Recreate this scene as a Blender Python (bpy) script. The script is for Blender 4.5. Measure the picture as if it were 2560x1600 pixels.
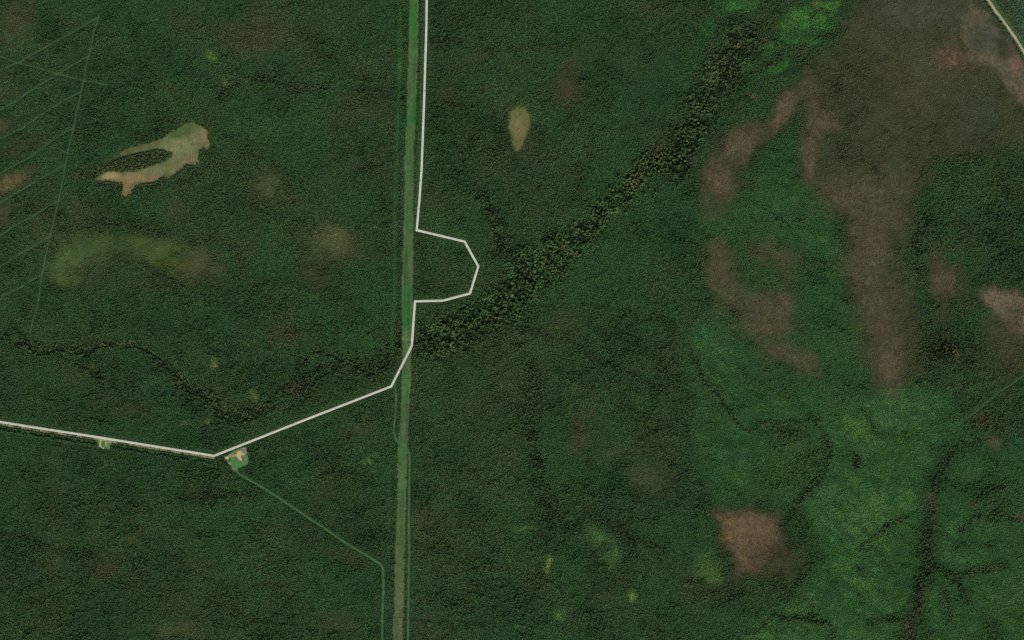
import bpy, bmesh, math, random
import numpy as np

for o in list(bpy.data.objects):
    bpy.data.objects.remove(o, do_unlink=True)
scene = bpy.context.scene
COLL = scene.collection
random.seed(7)
rng = np.random.default_rng(7)

# ------------------------------------------------------------------ camera, light, exposure
S = 2.0                                   # metres on the ground for one photograph pixel
ALT = 10000.0
cam_data = bpy.data.cameras.new('camera')
cam_data.sensor_width = 36.0
cam_data.lens = 36.0 * ALT / (2560 * S)
cam_data.clip_start = 10.0
cam_data.clip_end = 120000.0
cam = bpy.data.objects.new('camera', cam_data)
cam.location = (0, 0, ALT)
COLL.objects.link(cam)
scene.camera = cam

SUN_EL, SUN_AZ = 45.0, 162.0
world = bpy.data.worlds.new('World')
scene.world = world
world.use_nodes = True
wn = world.node_tree
wn.nodes.clear()
sky = wn.nodes.new('ShaderNodeTexSky')
sky.sky_type = 'NISHITA'
sky.sun_disc = False
sky.sun_elevation = math.radians(SUN_EL)
sky.sun_rotation = math.radians(SUN_AZ)
bg = wn.nodes.new('ShaderNodeBackground')
bg.inputs['Strength'].default_value = 0.10
wo = wn.nodes.new('ShaderNodeOutputWorld')
wn.links.new(sky.outputs['Color'], bg.inputs['Color'])
wn.links.new(bg.outputs['Background'], wo.inputs['Surface'])

sun_data = bpy.data.lights.new('sun', 'SUN')
sun_data.energy = 2.6
sun_data.angle = math.radians(0.5)
sun_data.color = (1.0, 0.955, 0.89)
sun = bpy.data.objects.new('sun', sun_data)
sun.rotation_euler = (math.radians(90 - SUN_EL), 0, math.radians(180 - SUN_AZ))
sun.location = (0, 0, 500)
COLL.objects.link(sun)

scene.view_settings.view_transform = 'Standard'
scene.view_settings.look = 'None'
scene.view_settings.exposure = 0.0
scene.view_settings.gamma = 1.0
scene.view_settings.use_curve_mapping = False
scene.cycles.max_bounces = 4
scene.cycles.diffuse_bounces = 2
scene.cycles.use_denoising = False
scene.cycles.sample_clamp_direct = 2.0
scene.cycles.sample_clamp_indirect = 1.0

# ------------------------------------------------------------------ helpers
def lin(c):
    c = np.asarray(c, dtype=float) / 255.0
    return np.where(c <= 0.04045, c / 12.92, ((c + 0.055) / 1.055) ** 2.4)
KC, KG = 0.44, 0.76                       # how much of their colour a canopy and open ground give back to the sky
def cc(c): return lin((c[0] * 1.19, c[1] * 1.01, c[2] * .86)) / KC
def gc(c): return lin(c) / KG

_tables = {}
def _tab(seed):
    if seed not in _tables:
        _tables[seed] = np.random.default_rng(1000 + seed).random((256, 256))
    return _tables[seed]
def noise(x, y, wl, seed):
    """value noise, 0..1, feature size wl in photograph pixels"""
    t = _tab(seed)
    u = x / wl + seed * 17.3; v = y / wl + seed * 9.1
    iu = np.floor(u).astype(int); iv = np.floor(v).astype(int)
    fu = u - iu; fv = v - iv
    fu = fu * fu * (3 - 2 * fu); fv = fv * fv * (3 - 2 * fv)
    i0 = iu & 255; i1 = (iu + 1) & 255; j0 = iv & 255; j1 = (iv + 1) & 255
    a = t[j0, i0] * (1 - fu) + t[j0, i1] * fu
    b = t[j1, i0] * (1 - fu) + t[j1, i1] * fu
    return a * (1 - fv) + b * fv
def fbm(x, y, wl, seed, octv=4):
    s = 0; a = 1; n = 0
    for k in range(octv):
        s = s + a * (noise(x + 31 * k, y - 57 * k, wl / 2 ** k, seed + k) - 0.5); n += a; a *= 0.55
    return s / n * 2                      # about -0.7..0.7
def sm(e0, e1, x):
    t = np.clip((x - e0) / (e1 - e0), 0, 1)
    return t * t * (3 - 2 * t)

def W(px, py): return ((px - 1280) * S, (800 - py) * S)

# tracing frames: photograph windows that were measured, turned into photograph pixels
FR = {'F': (0, 0, 1.0582), 'R1': (1280, 0, .5291), 'R2': (1280, 800, .5291),
      'A1': (0, 0, .3524), 'A2': (640, 0, .3524), 'A3': (1280, 0, .3524), 'A4': (1920, 0, .3524),
      'B1': (0, 533, .3524), 'B2': (640, 533, .3524), 'B3': (1280, 533, .3524), 'B4': (1920, 533, .3524),
      'C1': (0, 1066, .3532), 'C2': (640, 1066, .3532), 'C3': (1280, 1066, .3532), 'C4': (1920, 1066, .3532),
      'P1': (520, 1080, .06614), 'P2': (220, 1060, .06614), 'NE': (2400, 0, .06614), 'TR': (1700, 0, .16536),
      'CR': (1200, 560, .13229), 'L0': (0, 1040, .06614), 'X': (0, 0, 1)}
def T(fr, *pts):
    ox, oy, k = FR[fr]
    return [(ox + x * k, oy + y * k) for x, y in pts]
def resample(pts, step):
    out = []
    for (x0, y0), (x1, y1) in zip(pts[:-1], pts[1:]):
        n = max(1, int(math.hypot(x1 - x0, y1 - y0) / step))
        for i in range(n): out.append((x0 + (x1 - x0) * i / n, y0 + (y1 - y0) * i / n))
    out.append(pts[-1])
    return out
def chaikin(pts, n=2):
    for _ in range(n):
        q = [pts[0]]
        for (x0, y0), (x1, y1) in zip(pts[:-1], pts[1:]):
            q += [(x0 * .75 + x1 * .25, y0 * .75 + y1 * .25), (x0 * .25 + x1 * .75, y0 * .25 + y1 * .75)]
        q.append(pts[-1]); pts = q
    return pts

# shapes: each gives a mask for arrays of photograph pixels
def warp(x, y, w, seed=40):
    if not w: return x, y
    return (x + w * 1.6 * fbm(x, y, w * 4 + 8, seed, 3), y + w * 1.6 * fbm(x, y, w * 4 + 8, seed + 5, 3))
def d_seg(x, y, pts, closed=False):
    d = np.full(x.shape, 1e9)
    p = list(pts) + ([pts[0]] if closed else [])
    for (x0, y0), (x1, y1) in zip(p[:-1], p[1:]):
        dx, dy = x1 - x0, y1 - y0
        t = np.clip(((x - x0) * dx + (y - y0) * dy) / max(dx * dx + dy * dy, 1e-9), 0, 1)
        d = np.minimum(d, (x - x0 - t * dx) ** 2 + (y - y0 - t * dy) ** 2)
    return np.sqrt(d)
def inside(x, y, pts):
    r = np.zeros(x.shape, bool)
    p = list(pts) + [pts[0]]
    for (x0, y0), (x1, y1) in zip(p[:-1], p[1:]):
        if y0 == y1: continue
        c = ((y0 > y) != (y1 > y)) & (x < (x1 - x0) * (y - y0) / (y1 - y0) + x0)
        r ^= c
    return r
class Poly:
    def __init__(s, pts, soft=3, w=0): s.pts, s.soft, s.w = pts, soft, w
    def box(s):
        a = np.array(s.pts); m = s.soft + s.w * 2 + 4
        return a[:, 0].min() - m, a[:, 1].min() - m, a[:, 0].max() + m, a[:, 1].max() + m
    def __call__(s, x, y):
        x, y = warp(x, y, s.w)
        d = d_seg(x, y, s.pts, True) * np.where(inside(x, y, s.pts), 1, -1)
        return sm(-s.soft, s.soft, d)
class Line:
    def __init__(s, pts, half, soft=2, w=0): s.pts, s.half, s.soft, s.w = pts, half, soft, w
    def box(s):
        a = np.array(s.pts); m = s.half + s.soft + s.w * 2 + 4
        return a[:, 0].min() - m, a[:, 1].min() - m, a[:, 0].max() + m, a[:, 1].max() + m
    def __call__(s, x, y):
        x, y = warp(x, y, s.w)
        return 1 - sm(s.half - s.soft, s.half + s.soft, d_seg(x, y, s.pts))
class Blob:
    """soft rotated ellipse; ang in degrees, counter-clockwise in the picture"""
    def __init__(s, fr, cx, cy, rx, ry, ang=0, hard=.4, w=8):
        ox, oy, k = FR[fr]
        s.c = (ox + cx * k, oy + cy * k); s.r = (rx * k, ry * k); s.a = math.radians(-ang); s.hard = hard; s.w = w
    def box(s):
        m = max(s.r) * 1.35 + s.w * 2 + 4
        return s.c[0] - m, s.c[1] - m, s.c[0] + m, s.c[1] + m
    def __call__(s, x, y):
        x, y = warp(x, y, s.w)
        dx, dy = x - s.c[0], y - s.c[1]
        u = dx * math.cos(s.a) + dy * math.sin(s.a); v = -dx * math.sin(s.a) + dy * math.cos(s.a)
        return 1 - sm(s.hard, 1.3, np.hypot(u / s.r[0], v / s.r[1]))

# ------------------------------------------------------------------ traced lines
ROAD = T('X', (1067.3, -60), (1066.6, 0), (1066, 60), (1059.8, 264), (1054, 421), (1048.5, 500), (1041.7, 575.3), (1161.5, 603.8),
         (1195.9, 665.9), (1174.8, 733.6), (1107.6, 751.5), (1037.6, 753.2), (1029.4, 864.3), (978.3, 965.8), (760, 1050.6), (535.3, 1139.4),
         (388.5, 1116), (247, 1093), (70.6, 1066), (0, 1054.5), (-60, 1045))
STRIP = [  # y, left, right of the mown strip, photograph pixels
    (-60, 1025, 1048), (0, 1024.8, 1047.7), (141, 1021.6, 1043.5), (211, 1018.1, 1042.4), (300, 1017, 1040), (352, 1012.8, 1035.4), (458, 1012, 1034),
    (533, 1010, 1033.6), (639, 1007.2, 1032.9), (744, 1004.7, 1031.2), (850, 1005.4, 1029.4), (956, 1005.4, 1027.6), (1015, 1003, 1023),
    (1066, 1000.3, 1020.7), (1101, 996.7, 1019.7), (1137, 995.3, 1017.2), (1243, 993.2, 1015), (1349, 989.7, 1012.6), (1437, 987.9, 1010.9),
    (1525, 985, 1008), (1600, 982.6, 1006.3), (1660, 981, 1004.5)]
NEROAD = [(2440, -50)] + T('NE', (1060, 0), (1130, 110), (1230, 240), (1330, 400), (1450, 560), (1560, 700), (1680, 870), (1770, 980), (1900, 1180),
         (2010, 1320), (2140, 1500)) + [(2560, 131), (2590, 180), (2620, 230)]
DITCH = T('NE', (1900, -200), (1960, 0), (2060, 200), (2180, 350), (2300, 500), (2419, 640), (2600, 900))
TRACKS = [  # (points, half width px, strength)
    (T('A1', (705, 115), (665, 240), (640, 360), (608, 480), (600, 550), (580, 620), (570, 690), (545, 790), (525, 900), (490, 1040), (465, 1165),
       (440, 1310), (415, 1425), (395, 1512)) + T('B1', (360, 150), (325, 300), (300, 430), (285, 530), (270, 640), (235, 760), (210, 850)), 1.3, 1),
    (T('A1', (705, 118), (560, 205), (400, 295), (250, 375), (150, 435), (0, 500), (-80, 540)), 1.5, 1),
    (T('A1', (620, 0), (500, 40), (390, 100), (220, 200), (100, 275), (0, 340), (-80, 390)), 1.1, .7),
    (T('A1', (635, 395), (520, 460), (430, 515), (340, 570), (200, 655), (140, 700), (0, 780), (-80, 820)), 1.5, 1),
    (T('A1', (640, 345), (560, 385), (440, 445), (350, 470), (250, 540), (100, 690)), .9, .6),
    (T('A1', (575, 650), (490, 695), (330, 790), (270, 830), (160, 910), (0, 985), (-80, 1020)), 1.4, 1),
    (T('A1', (525, 905), (450, 945), (370, 1000), (220, 1110), (0, 1230), (-80, 1270)), 1.1, .8),
    (T('A1', (465, 1165), (330, 1245), (200, 1320), (100, 1380), (0, 1440), (-80, 1480)), 1.5, 1),
    (T('A1', (415, 1425), (330, 1470), (260, 1520), (110, 1600), (0, 1675), (-80, 1720)), 1.5, 1),
    (T('A1', (0, 400), (130, 450), (240, 475), (390, 520), (480, 545), (590, 572), (680, 585), (760, 605)), 1.2, .9),
    (T('B1', (360, 160), (230, 240), (110, 310), (0, 385), (-80, 430)), 1.5, 1),
    (T('B1', (300, 435), (220, 480), (140, 530), (60, 570), (20, 580), (0, 620)), 1.4, 1),
    (T('B1', (140, 530), (190, 560), (230, 590), (290, 582)), .9, .7),
    (T('P1', (1010, 1430), (1160, 1580)) + T('C2', (60, 440), (220, 545), (330, 620), (500, 732), (640, 830), (760, 900), (830, 943), (880, 975), (900, 1010), (903, 1100),
       (897, 1250), (893, 1400), (893, 1512), (892, 1600)), 2.2, 1.4),
    (T('C2', (1012, 122), (1050, 140), (1078, 170), (1088, 210), (1085, 400), (1082, 640), (1085, 900), (1080, 1100), (1078, 1300), (1075, 1512), (1072, 1600)), 2.0, 1.5),
    (T('B2', (985, 1215), (995, 1300), (992, 1400), (980, 1512)) + T('C2', (975, 30), (988, 85), (1012, 122)), 1.7, 1.4),
    (T('C2', (400, 1330), (620, 1337), (900, 1345), (1100, 1355), (1500, 1372), (1660, 1382)), .9, .7),
    (T('R2', (2425, 260), (2300, 345), (2160, 460), (2080, 520)), 1.3, .9),
    (T('C1', (1400, 230), (1200, 310), (1050, 315), (950, 330), (850, 360), (730, 385), (600, 415), (440, 340)), .7, .5),
    (T('L0', (1075, 470), (1100, 590), (1085, 700), (1120, 810)), .9, 1),
]
STREAM = T('B1', (-80, 910), (0, 890), (40, 845), (100, 820), (160, 845), (200, 905), (215, 960), (250, 990), (320, 985), (400, 962), (450, 975), (500, 992), (570, 998),
           (640, 970), (690, 948), (800, 945), (860, 957), (920, 948), (980, 952), (1060, 985), (1150, 1040), (1200, 1110), (1240, 1180), (1290, 1215), (1400, 1262),
           (1500, 1240), (1545, 1290), (1560, 1380), (1580, 1440), (1640, 1472), (1720, 1470), (1790, 1440)) + \
         T('B2', (60, 1350), (150, 1260), (260, 1180), (300, 1110), (370, 1010), (430, 970), (520, 1000), (600, 1040), (680, 1080), (740, 1105), (820, 1143), (870, 1105),
           (930, 1070), (940, 1010), (960, 945), (1030, 915), (1060, 905), (1110, 912), (1160, 905), (1230, 890), (1330, 850), (1420, 800), (1530, 790), (1620, 840), (1730, 810)) + \
         T('CR', (600, 1480), (860, 1220), (1010, 1150), (1180, 900), (1230, 640), (1450, 330), (1640, 260), (1830, 190), (2040, 60)) + \
         T('R1', (560, 920), (640, 800), (700, 700), (800, 745), (850, 700), (880, 600), (860, 520), (950, 420), (1020, 310), (1080, 260), (1170, 240), (1290, 230), (1420, 225), (1560, 150))

# ------------------------------------------------------------------ the land as fields on a raster
GX0, GY0, GX1, GY1, CELL = -330, -250, 2890, 1850, 2.0
gx = np.arange(GX0, GX1 + CELL, CELL); gy = np.arange(GY0, GY1 + CELL, CELL)
PX, PY = np.meshgrid(gx, gy)
NYG, NXG = PX.shape
fields = {
    'c': np.zeros((NYG, NXG, 3)), 'g': np.zeros((NYG, NXG, 3)),
    'd': np.full((NYG, NXG), .97), 'h': np.full((NYG, NXG), 1.0), 'k': np.full((NYG, NXG), .26), 'q': np.zeros((NYG, NXG))}
fields['c'][:] = cc((34, 58, 37)); fields['g'][:] = gc((27, 44, 26))

def paint(shape, a=1.0, rag=0, **kw):
    x0, y0, x1, y1 = shape.box()
    i0 = int(max(0, (x0 - GX0) // CELL)); i1 = int(min(NXG, (x1 - GX0) // CELL + 2))
    j0 = int(max(0, (y0 - GY0) // CELL)); j1 = int(min(NYG, (y1 - GY0) // CELL + 2))
    if i1 <= i0 or j1 <= j0: return
    sl = (slice(j0, j1), slice(i0, i1))
    m = shape(PX[sl], PY[sl])
    if rag:
        nn_ = fbm(PX[sl], PY[sl], 34, 221, 5) + .35 * fbm(PX[sl], PY[sl], 6, 227, 2)
        m = np.clip(m + rag * 4 * m * (1 - m) * nn_, 0, 1)
    m = m * a
    for k, v in kw.items():
        f = fields[k]
        mm = m[..., None] if f.ndim == 3 else m
        f[sl] = f[sl] * (1 - mm) + np.asarray(v) * mm
def paint_all(m, **kw):
    for k, v in kw.items():
        f = fields[k]; mm = m[..., None] if f.ndim == 3 else m
        f[:] = f * (1 - mm) + np.asarray(v) * mm

# broad natural mottling of the forest
n1 = fbm(PX, PY, 190, 1, 5); n2 = fbm(PX, PY, 120, 11, 5); n3 = fbm(PX * .8 + PY * .6, (PY * .8 - PX * .6) * 2.2, 150, 21, 5); n4 = fbm(PX, PY, 34, 31, 3)
paint_all(sm(.0, .5, n1 + .4 * n4) * .30, c=cc((48, 58, 41)), g=gc((44, 48, 32)), k=.5)
paint_all(sm(.02, .5, n2) * .7, c=cc((35, 66, 38)), k=.15, h=.8)
paint_all(sm(.1, .5, n3 + .3 * n4) * .6, c=cc((42, 62, 38)), h=1.15, k=.5)
paint_all(sm(.05, .55, -n3) * .45, c=cc((31, 57, 36)))
paint_all(sm(.12, .45, -n1 + .3 * n4) * .5, c=cc((32, 62, 36)), h=.75)

BROWN, DBROWN, OLIVE, PINK = (88, 76, 56), (70, 66, 48), (72, 78, 50), (104, 80, 66)
BRIGHT, GREEN2, FRESH = (40, 84, 44), (38, 72, 42), (60, 98, 50)
def bog(sh, a=1, col=BROWN, d=.45, h=.45, tree=(56, 60, 42), tex=1):
    col = (col[0] * .91, col[1] * .955, col[2] * .91)
    if a < .58: a *= .6
    x0_, y0_, x1_, y1_ = sh.box()
    if (x0_ + x1_) / 2 < 1230 and col[0] < 90: col = (col[0] * .88, col[1] * .97, col[2] * .95); d = min(.92, d + .08)
    paint(sh, a, q=0)
    if isinstance(sh, Blob): sh.hard = max(.05, sh.hard - .2); sh.r = (sh.r[0] * 1.12, sh.r[1] * 1.12); sh.w = max(sh.w, min(sh.r) * .3)
    paint(sh, a, rag=.6, g=gc(col), d=d, h=h, k=.75, c=cc(tree))
def shrub(sh, a=1, col=BRIGHT, d=.95, h=.5):
    col = (col[0] * .92, col[1] * .875, col[2] * .93)
    if isinstance(sh, Blob): sh.hard = max(.1, sh.hard - .15); sh.w = max(sh.w, min(sh.r) * .3)
    paint(sh, a, rag=.65, c=cc(col), g=gc([v * .85 for v in col]), d=d, h=h, k=.05, q=1)
def dark(sh, a=1, col=(38, 56, 38), h=1.5, k=.6):
    if isinstance(sh, Blob): sh.hard = .05; sh.w = max(sh.w, 16)
    paint(sh, a, c=cc(col), g=gc((26, 34, 20)), h=h, k=k, d=.84, q=0)

# left half
bog(Blob('A1', 120, 140, 170, 120, 40), .6, (74, 74, 52), d=.8, h=.6)
bog(Blob('A1', 90, 1290, 170, 80, 28), .9, (104, 92, 62), d=.4, h=.45)
bog(Blob('A1', 20, 890, 70, 60, 0), .7, (92, 82, 56), d=.5)
bog(Blob('A1', 150, 1040, 200, 70, 25), .5, (80, 72, 52), d=.7)
bog(Blob('A1', 30, 1470, 120, 60, 30), .7, (88, 80, 52), d=.5)
bog(Blob('B1', 20, 30, 50, 60, 0), .6, (84, 76, 50), d=.6)
bog(Blob('A1', 40, 680, 90, 60, 30), .5, (72, 70, 48), d=.8)
bog(Blob('A1', 1300, 150, 160, 80, -30), .35, (70, 62, 46), d=.85, h=.9)
bog(Blob('A1', 1700, 300, 200, 150, -20), .55, (70, 62, 48), d=.8, h=.9, tree=(62, 56, 44))
bog(Blob('A2', 60, 200, 150, 220, 0), .5, (66, 60, 48), d=.85, h=.9, tree=(60, 56, 44))
bog(Blob('A2', 760, 800, 220, 120, 10), .4, (62, 58, 44), d=.9, h=.9)
shrub(Blob('A1', 1505, 395, 62, 34, -45, w=5), .9, (56, 96, 46))
shrub(Blob('A1', 1600, 600, 24, 40, 10, w=4), .8, (70, 98, 50))
shrub(Blob('A1', 1400, 240, 60, 30, -30), .5, (42, 74, 46))
shrub(Blob('A2', 600, 620, 260, 45, 8), .6, (38, 76, 44))
shrub(Blob('A2', 150, 440, 200, 100, 0), .5, (34, 66, 42))
bog(Blob('A1', 620, 1500, 180, 60, 0), .4, (70, 78, 46), d=.8)
bog(Blob('A2', 110, 1330, 130, 130, 0, hard=.1), .75, (88, 92, 58), d=.72, h=.5, tree=(62, 72, 46))
bog(Blob('B1', 1250, 0, 120, 90, 0, hard=.1), .5, (80, 86, 54), d=.8, h=.6)
# pale yellow-green crescent
bog(Blob('B1', 880, 330, 720, 230, -4, hard=.1), .55, (72, 80, 46), d=.8, h=.6, tree=(52, 68, 42))
CRES = Blob('B1', 450, 380, 130, 190, 20, hard=.2)
bog(CRES, .75, (88, 98, 56), d=.55, h=.4, tree=(62, 78, 48))
bog(Blob('B1', 700, 240, 300, 110, 10, hard=.2), .75, (76, 92, 54), d=.75, h=.5, tree=(56, 76, 44))
bog(Blob('B1', 1130, 290, 220, 110, -15, hard=.2), .75, (80, 94, 54), d=.7, h=.5, tree=(62, 80, 44))
bog(Blob('B1', 1420, 400, 150, 120, 0, hard=.2), .7, (92, 86, 58), d=.65, h=.5, tree=(66, 70, 46))
bog(Blob('B1', 1120, 500, 180, 60, 0, hard=.2), .5, (68, 74, 48), d=.8, h=.6)
bog(Blob('B2', 560, 200, 190, 130, -20, hard=.1), .75, (94, 94, 58), d=.68, h=.5, tree=(66, 74, 46))
bog(Blob('B2', 700, 230, 200, 140, -20, hard=.1), .45, (76, 80, 52), d=.75, h=.6)
bog(Blob('B2', 450, 420, 130, 100, 0, hard=.1), .65, (80, 80, 54), d=.75, h=.6)
bog(Blob('B2', 240, 880, 200, 80, 0, hard=.1), .5, (84, 74, 56), d=.8, h=.9, tree=(62, 64, 46))
bog(Blob('B2', 480, 930, 150, 40, 0, hard=.1), .4, (72, 76, 50), d=.85)
bog(Blob('B1', 900, 1380, 240, 80, -20, hard=.1), .45, (66, 68, 46), d=.9)
bog(Blob('B1', 500, 1150, 200, 80, -25, hard=.1), .35, (62, 64, 44), d=.9)
shrub(Blob('B1', 1060, 1240, 200, 110, 0), .7, (36, 74, 48), h=.6)
shrub(Blob('B1', 140, 1180, 200, 150, 0), .45, (36, 64, 40), h=.6)
for a in ((1520, 1060, 30, 50), (1580, 1390, 40, 45), (1680, 1430, 50, 30), (1470, 1485, 24, 28), (1320, 1490, 40, 20), (860, 925, 60, 20), (1350, 1220, 30, 25)):
    shrub(Blob('B1', *a, w=4), .85, (66, 97, 54), h=.45)
shrub(Blob('B1', 1800, 1300, 40, 60, 0, w=4), .9, (68, 100, 59), h=.35)
for a in ((430, 1040, 60, 40), (560, 1040, 130, 34), (960, 1010, 20, 70), (1500, 780, 70, 25), (400, 1000, 60, 20)):
    shrub(Blob('B2', *a, w=5), .75, (48, 86, 54), h=.7)
shrub(Blob('C1', 140, 450, 90, 60, 0), .5, (38, 72, 42)); shrub(Blob('C1', 940, 800, 50, 60, 0), .6, (60, 84, 40))
shrub(Blob('C1', 1150, 960, 60, 40, 0), .5, (38, 72, 46))
bog(Blob('C1', 380, 430, 100, 90, 0, hard=.1), .4, (74, 78, 54), d=.85)
bog(Blob('C1', 1250, 1450, 240, 90, 0, hard=.1), .65, (82, 86, 54), d=.75, h=.6, tree=(58, 68, 44))
bog(Blob('C1', 1400, 980, 200, 60, -20, hard=.1), .4, (72, 74, 54), d=.9)
bog(Blob('C1', 730, 1020, 80, 60, 0), .4, (84, 66, 50), d=.9, tree=(70, 58, 44))
bog(Blob('C1', 1280, 1260, 150, 180, 0, hard=.1), .35, (64, 64, 50), d=.95)
bog(Blob('C2', 480, 450, 120, 70, 0, hard=.1), .5, (76, 66, 46), d=.85)
bog(Blob('C2', 600, 900, 180, 70, -20, hard=.1), .5, (74, 74, 50), d=.85)
bog(Blob('C2', 700, 30, 140, 60, 0, hard=.1), .45, (74, 70, 50), d=.85)
bog(Blob('C2', 600, 1400, 200, 90, 0, hard=.1), .5, (74, 74, 50), d=.85)
bog(Blob('C2', 1250, 630, 200, 110, 0, hard=.1), .5, (70, 76, 50), d=.85)
shrub(Blob('C2', 40, 920, 80, 60, 0), .6, (36, 78, 46)); 
shrub(Blob('C2', 1500, 1080, 180, 35, 15), .6, (36, 74, 46)); shrub(Blob('C2', 1250, 1280, 120, 25, 25), .6, (36, 74, 46))
dark(Blob('C2', 620, 330, 200, 90, 0), .6, h=1.3)
for a in ((740, 170, 14, 36, 20), (800, 245, 18, 44, 30), (765, 255, 20, 26, 0), (860, 210, 30, 16, -30), (830, 205, 34, 10, -10)):
    shrub(Blob('C2', *a, w=3), .9, (59, 95, 50), h=.3)
bog(Blob('A2', 1400, 680, 130, 70, -20, hard=.1), .5, (66, 76, 48), d=.85)
bog(Blob('A2', 1560, 440, 150, 70, 20, hard=.1), .4, (64, 62, 46), d=.85)
bog(Blob('A2', 1250, 1420, 90, 130, 0, hard=.1), .4, (76, 74, 52), d=.85)
bog(Blob('B2', 1250, 460, 120, 90, 0, hard=.1), .35, (68, 68, 48), d=.85)
bog(Blob('B2', 1780, 1150, 90, 120, 30, hard=.1), .45, (72, 72, 50), d=.85)
bog(Blob('B2', 1220, 1170, 120, 30, 0, hard=.1), .4, (78, 70, 48), d=.85)
# upper middle
bog(Blob('R1', 270, 400, 100, 110, 35, hard=.1), .75, (70, 62, 46), d=.8, h=.7, tree=(58, 56, 42))
bog(Blob('R1', 320, 290, 80, 60, 20, hard=.1), .5, (66, 60, 46), d=.85)
shrub(Blob('R1', 150, 420, 130, 70, 30), .5, (42, 72, 40)); shrub(Blob('R1', 600, 430, 330, 300, 0, hard=.1), .6, (34, 66, 40), h=.65)
shrub(Blob('R1', 80, 960, 120, 110, 0, hard=.1), .5, (44, 66, 40), h=.6); shrub(Blob('R1', 720, 1060, 220, 240, 30, hard=.1), .65, (33, 68, 42), h=.65)
shrub(Blob('R1', 480, 250, 300, 180, 0, hard=.1), .4, (36, 64, 38), h=.7)
# brown country on the right
bog(Poly(T('R1', (1360, 380), (1600, 100), (1740, -100), (2700, -100), (2700, 800), (2420, 640), (2150, 700), (1990, 760), (1900, 960), (1870, 1200), (1900, 1512),
              (1840, 1800), (1780, 2050), (1720, 2050), (1640, 1700), (1600, 1500), (1570, 1050), (1470, 980), (1440, 800), (1380, 700), (1440, 600), (1400, 500)), 40, 26), .66,
    (70, 66, 49), d=.8, h=.55, tree=(58, 62, 46))
bog(Blob('R1', 1620, 480, 150, 200, 30, hard=.1), .7, (56, 60, 44), d=.92, h=1.0, tree=(44, 58, 42))
bog(Blob('R1', 1560, 700, 160, 120, 0, hard=.1), .7, (50, 58, 44), d=.95, h=1.0, tree=(42, 58, 42))
bog(Blob('R1', 1740, 850, 50, 90, 10, hard=.1), .7, (46, 58, 44), d=.95, h=1.2, tree=(40, 56, 42))
bog(Blob('R1', 2250, 560, 170, 130, 0, hard=.1), .6, (50, 62, 48), d=.9, h=.8, tree=(42, 60, 46))
bog(Blob('R1', 1950, 60, 260, 90, 0, hard=.1), .6, (66, 74, 66), d=.75, h=.5, tree=(54, 66, 56))  # pale bluish grey haze, put into the ground and tree colours
for fr, x, y, rx, ry, an, a in (('R1', 1290, 500, 110, 55, 55, 1), ('R1', 1100, 690, 110, 80, 40, .95), ('R1', 1000, 860, 80, 130, 30, .9), ('R1', 960, 700, 60, 60, 0, .5),
        ('R1', 1480, 590, 70, 45, 0, .8), ('R1', 1400, 770, 45, 110, 0, .8), ('R1', 1600, 930, 140, 70, 0, .7), ('R1', 1850, 860, 110, 90, 45, .5),
        ('R1', 1690, 1180, 110, 300, 0, .75), ('R1', 1000, 1260, 65, 160, 0, .85), ('R1', 1190, 1430, 140, 100, 0, .95), ('R1', 1240, 1210, 110, 60, -20, .65),
        ('R1', 2070, 1330, 80, 70, 0, .9), ('R1', 2010, 1260, 50, 130, 0, .6), ('R2', 1780, 210, 55, 100, 10, .95), ('R2', 1330, 180, 150, 62, -27, 1),
        ('R2', 1250, 20, 130, 50, 0, .8), ('R1', 2120, 1430, 80, 80, 0, .5)):
    bog(Blob(fr, x, y, rx, ry, an, hard=.35, w=10), a, (94, 80, 60), d=.42, h=.42, tree=(60, 60, 44))
bog(Poly(T('R1', (2215, 1370), (2280, 1360), (2400, 1380), (2520, 1450), (2600, 1650), (2480, 1640), (2330, 1530), (2240, 1440)), 20, 8), 1, (110, 92, 72), d=.25, h=.4)
bog(Poly(T('R2', (962, 900), (1050, 925), (1150, 905), (1245, 915), (1255, 1040), (1195, 1110), (1140, 1190), (1080, 1198), (1030, 1110), (985, 1010)), 26, 9), 1, (106, 84, 62), d=.3, h=.4)
bog(Blob('R2', 1260, 1130, 130, 120, -30, hard=.2), .75, (72, 62, 46), d=.6, h=.5)
bog(Blob('R2', 950, 1270, 200, 110, 0, hard=.1), .55, (62, 58, 44), d=.85, h=.7)
bog(Blob('R2', 2350, 120, 130, 180, 0, hard=.1), .75, (70, 66, 50), d=.75, h=.6)
bog(Blob('R2', 1800, 60, 180, 120, 0, hard=.1), .5, (66, 62, 46), d=.75, h=.6)
bog(Blob('R2', 1900, 160, 60, 100, 0, hard=.1), .4, (60, 56, 42), d=.85)
bog(Blob('R2', 2400, 1100, 60, 130, 0, hard=.1), .5, (54, 54, 40), d=.85)
bog(Blob('R2', 2390, 1400, 60, 110, 0, hard=.1), .5, (60, 54, 42), d=.85)
bog(Blob('R2', 2290, 590, 55, 45, -30, hard=.2, w=6), .9, (98, 92, 60), d=.4, h=.4)
bog(Blob('R2', 2230, 470, 50, 40, 0, hard=.2, w=6), .7, (76, 74, 64), d=.6, h=.5)
bog(Blob('R2', 650, 760, 110, 100, 0, hard=.05), .7, (74, 80, 54), d=.75, h=.5, tree=(52, 66, 44))
bog(Blob('R2', 320, 540, 60, 110, -20, hard=.1), .6, (74, 72, 50), d=.8, h=.8)
bog(Blob('R2', 450, 600, 160, 80, 0, hard=.1), .5, (60, 68, 46), d=.85)
bog(Blob('R2', 230, 10, 150, 50, 20, hard=.1), .5, (64, 70, 48), d=.85)
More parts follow.
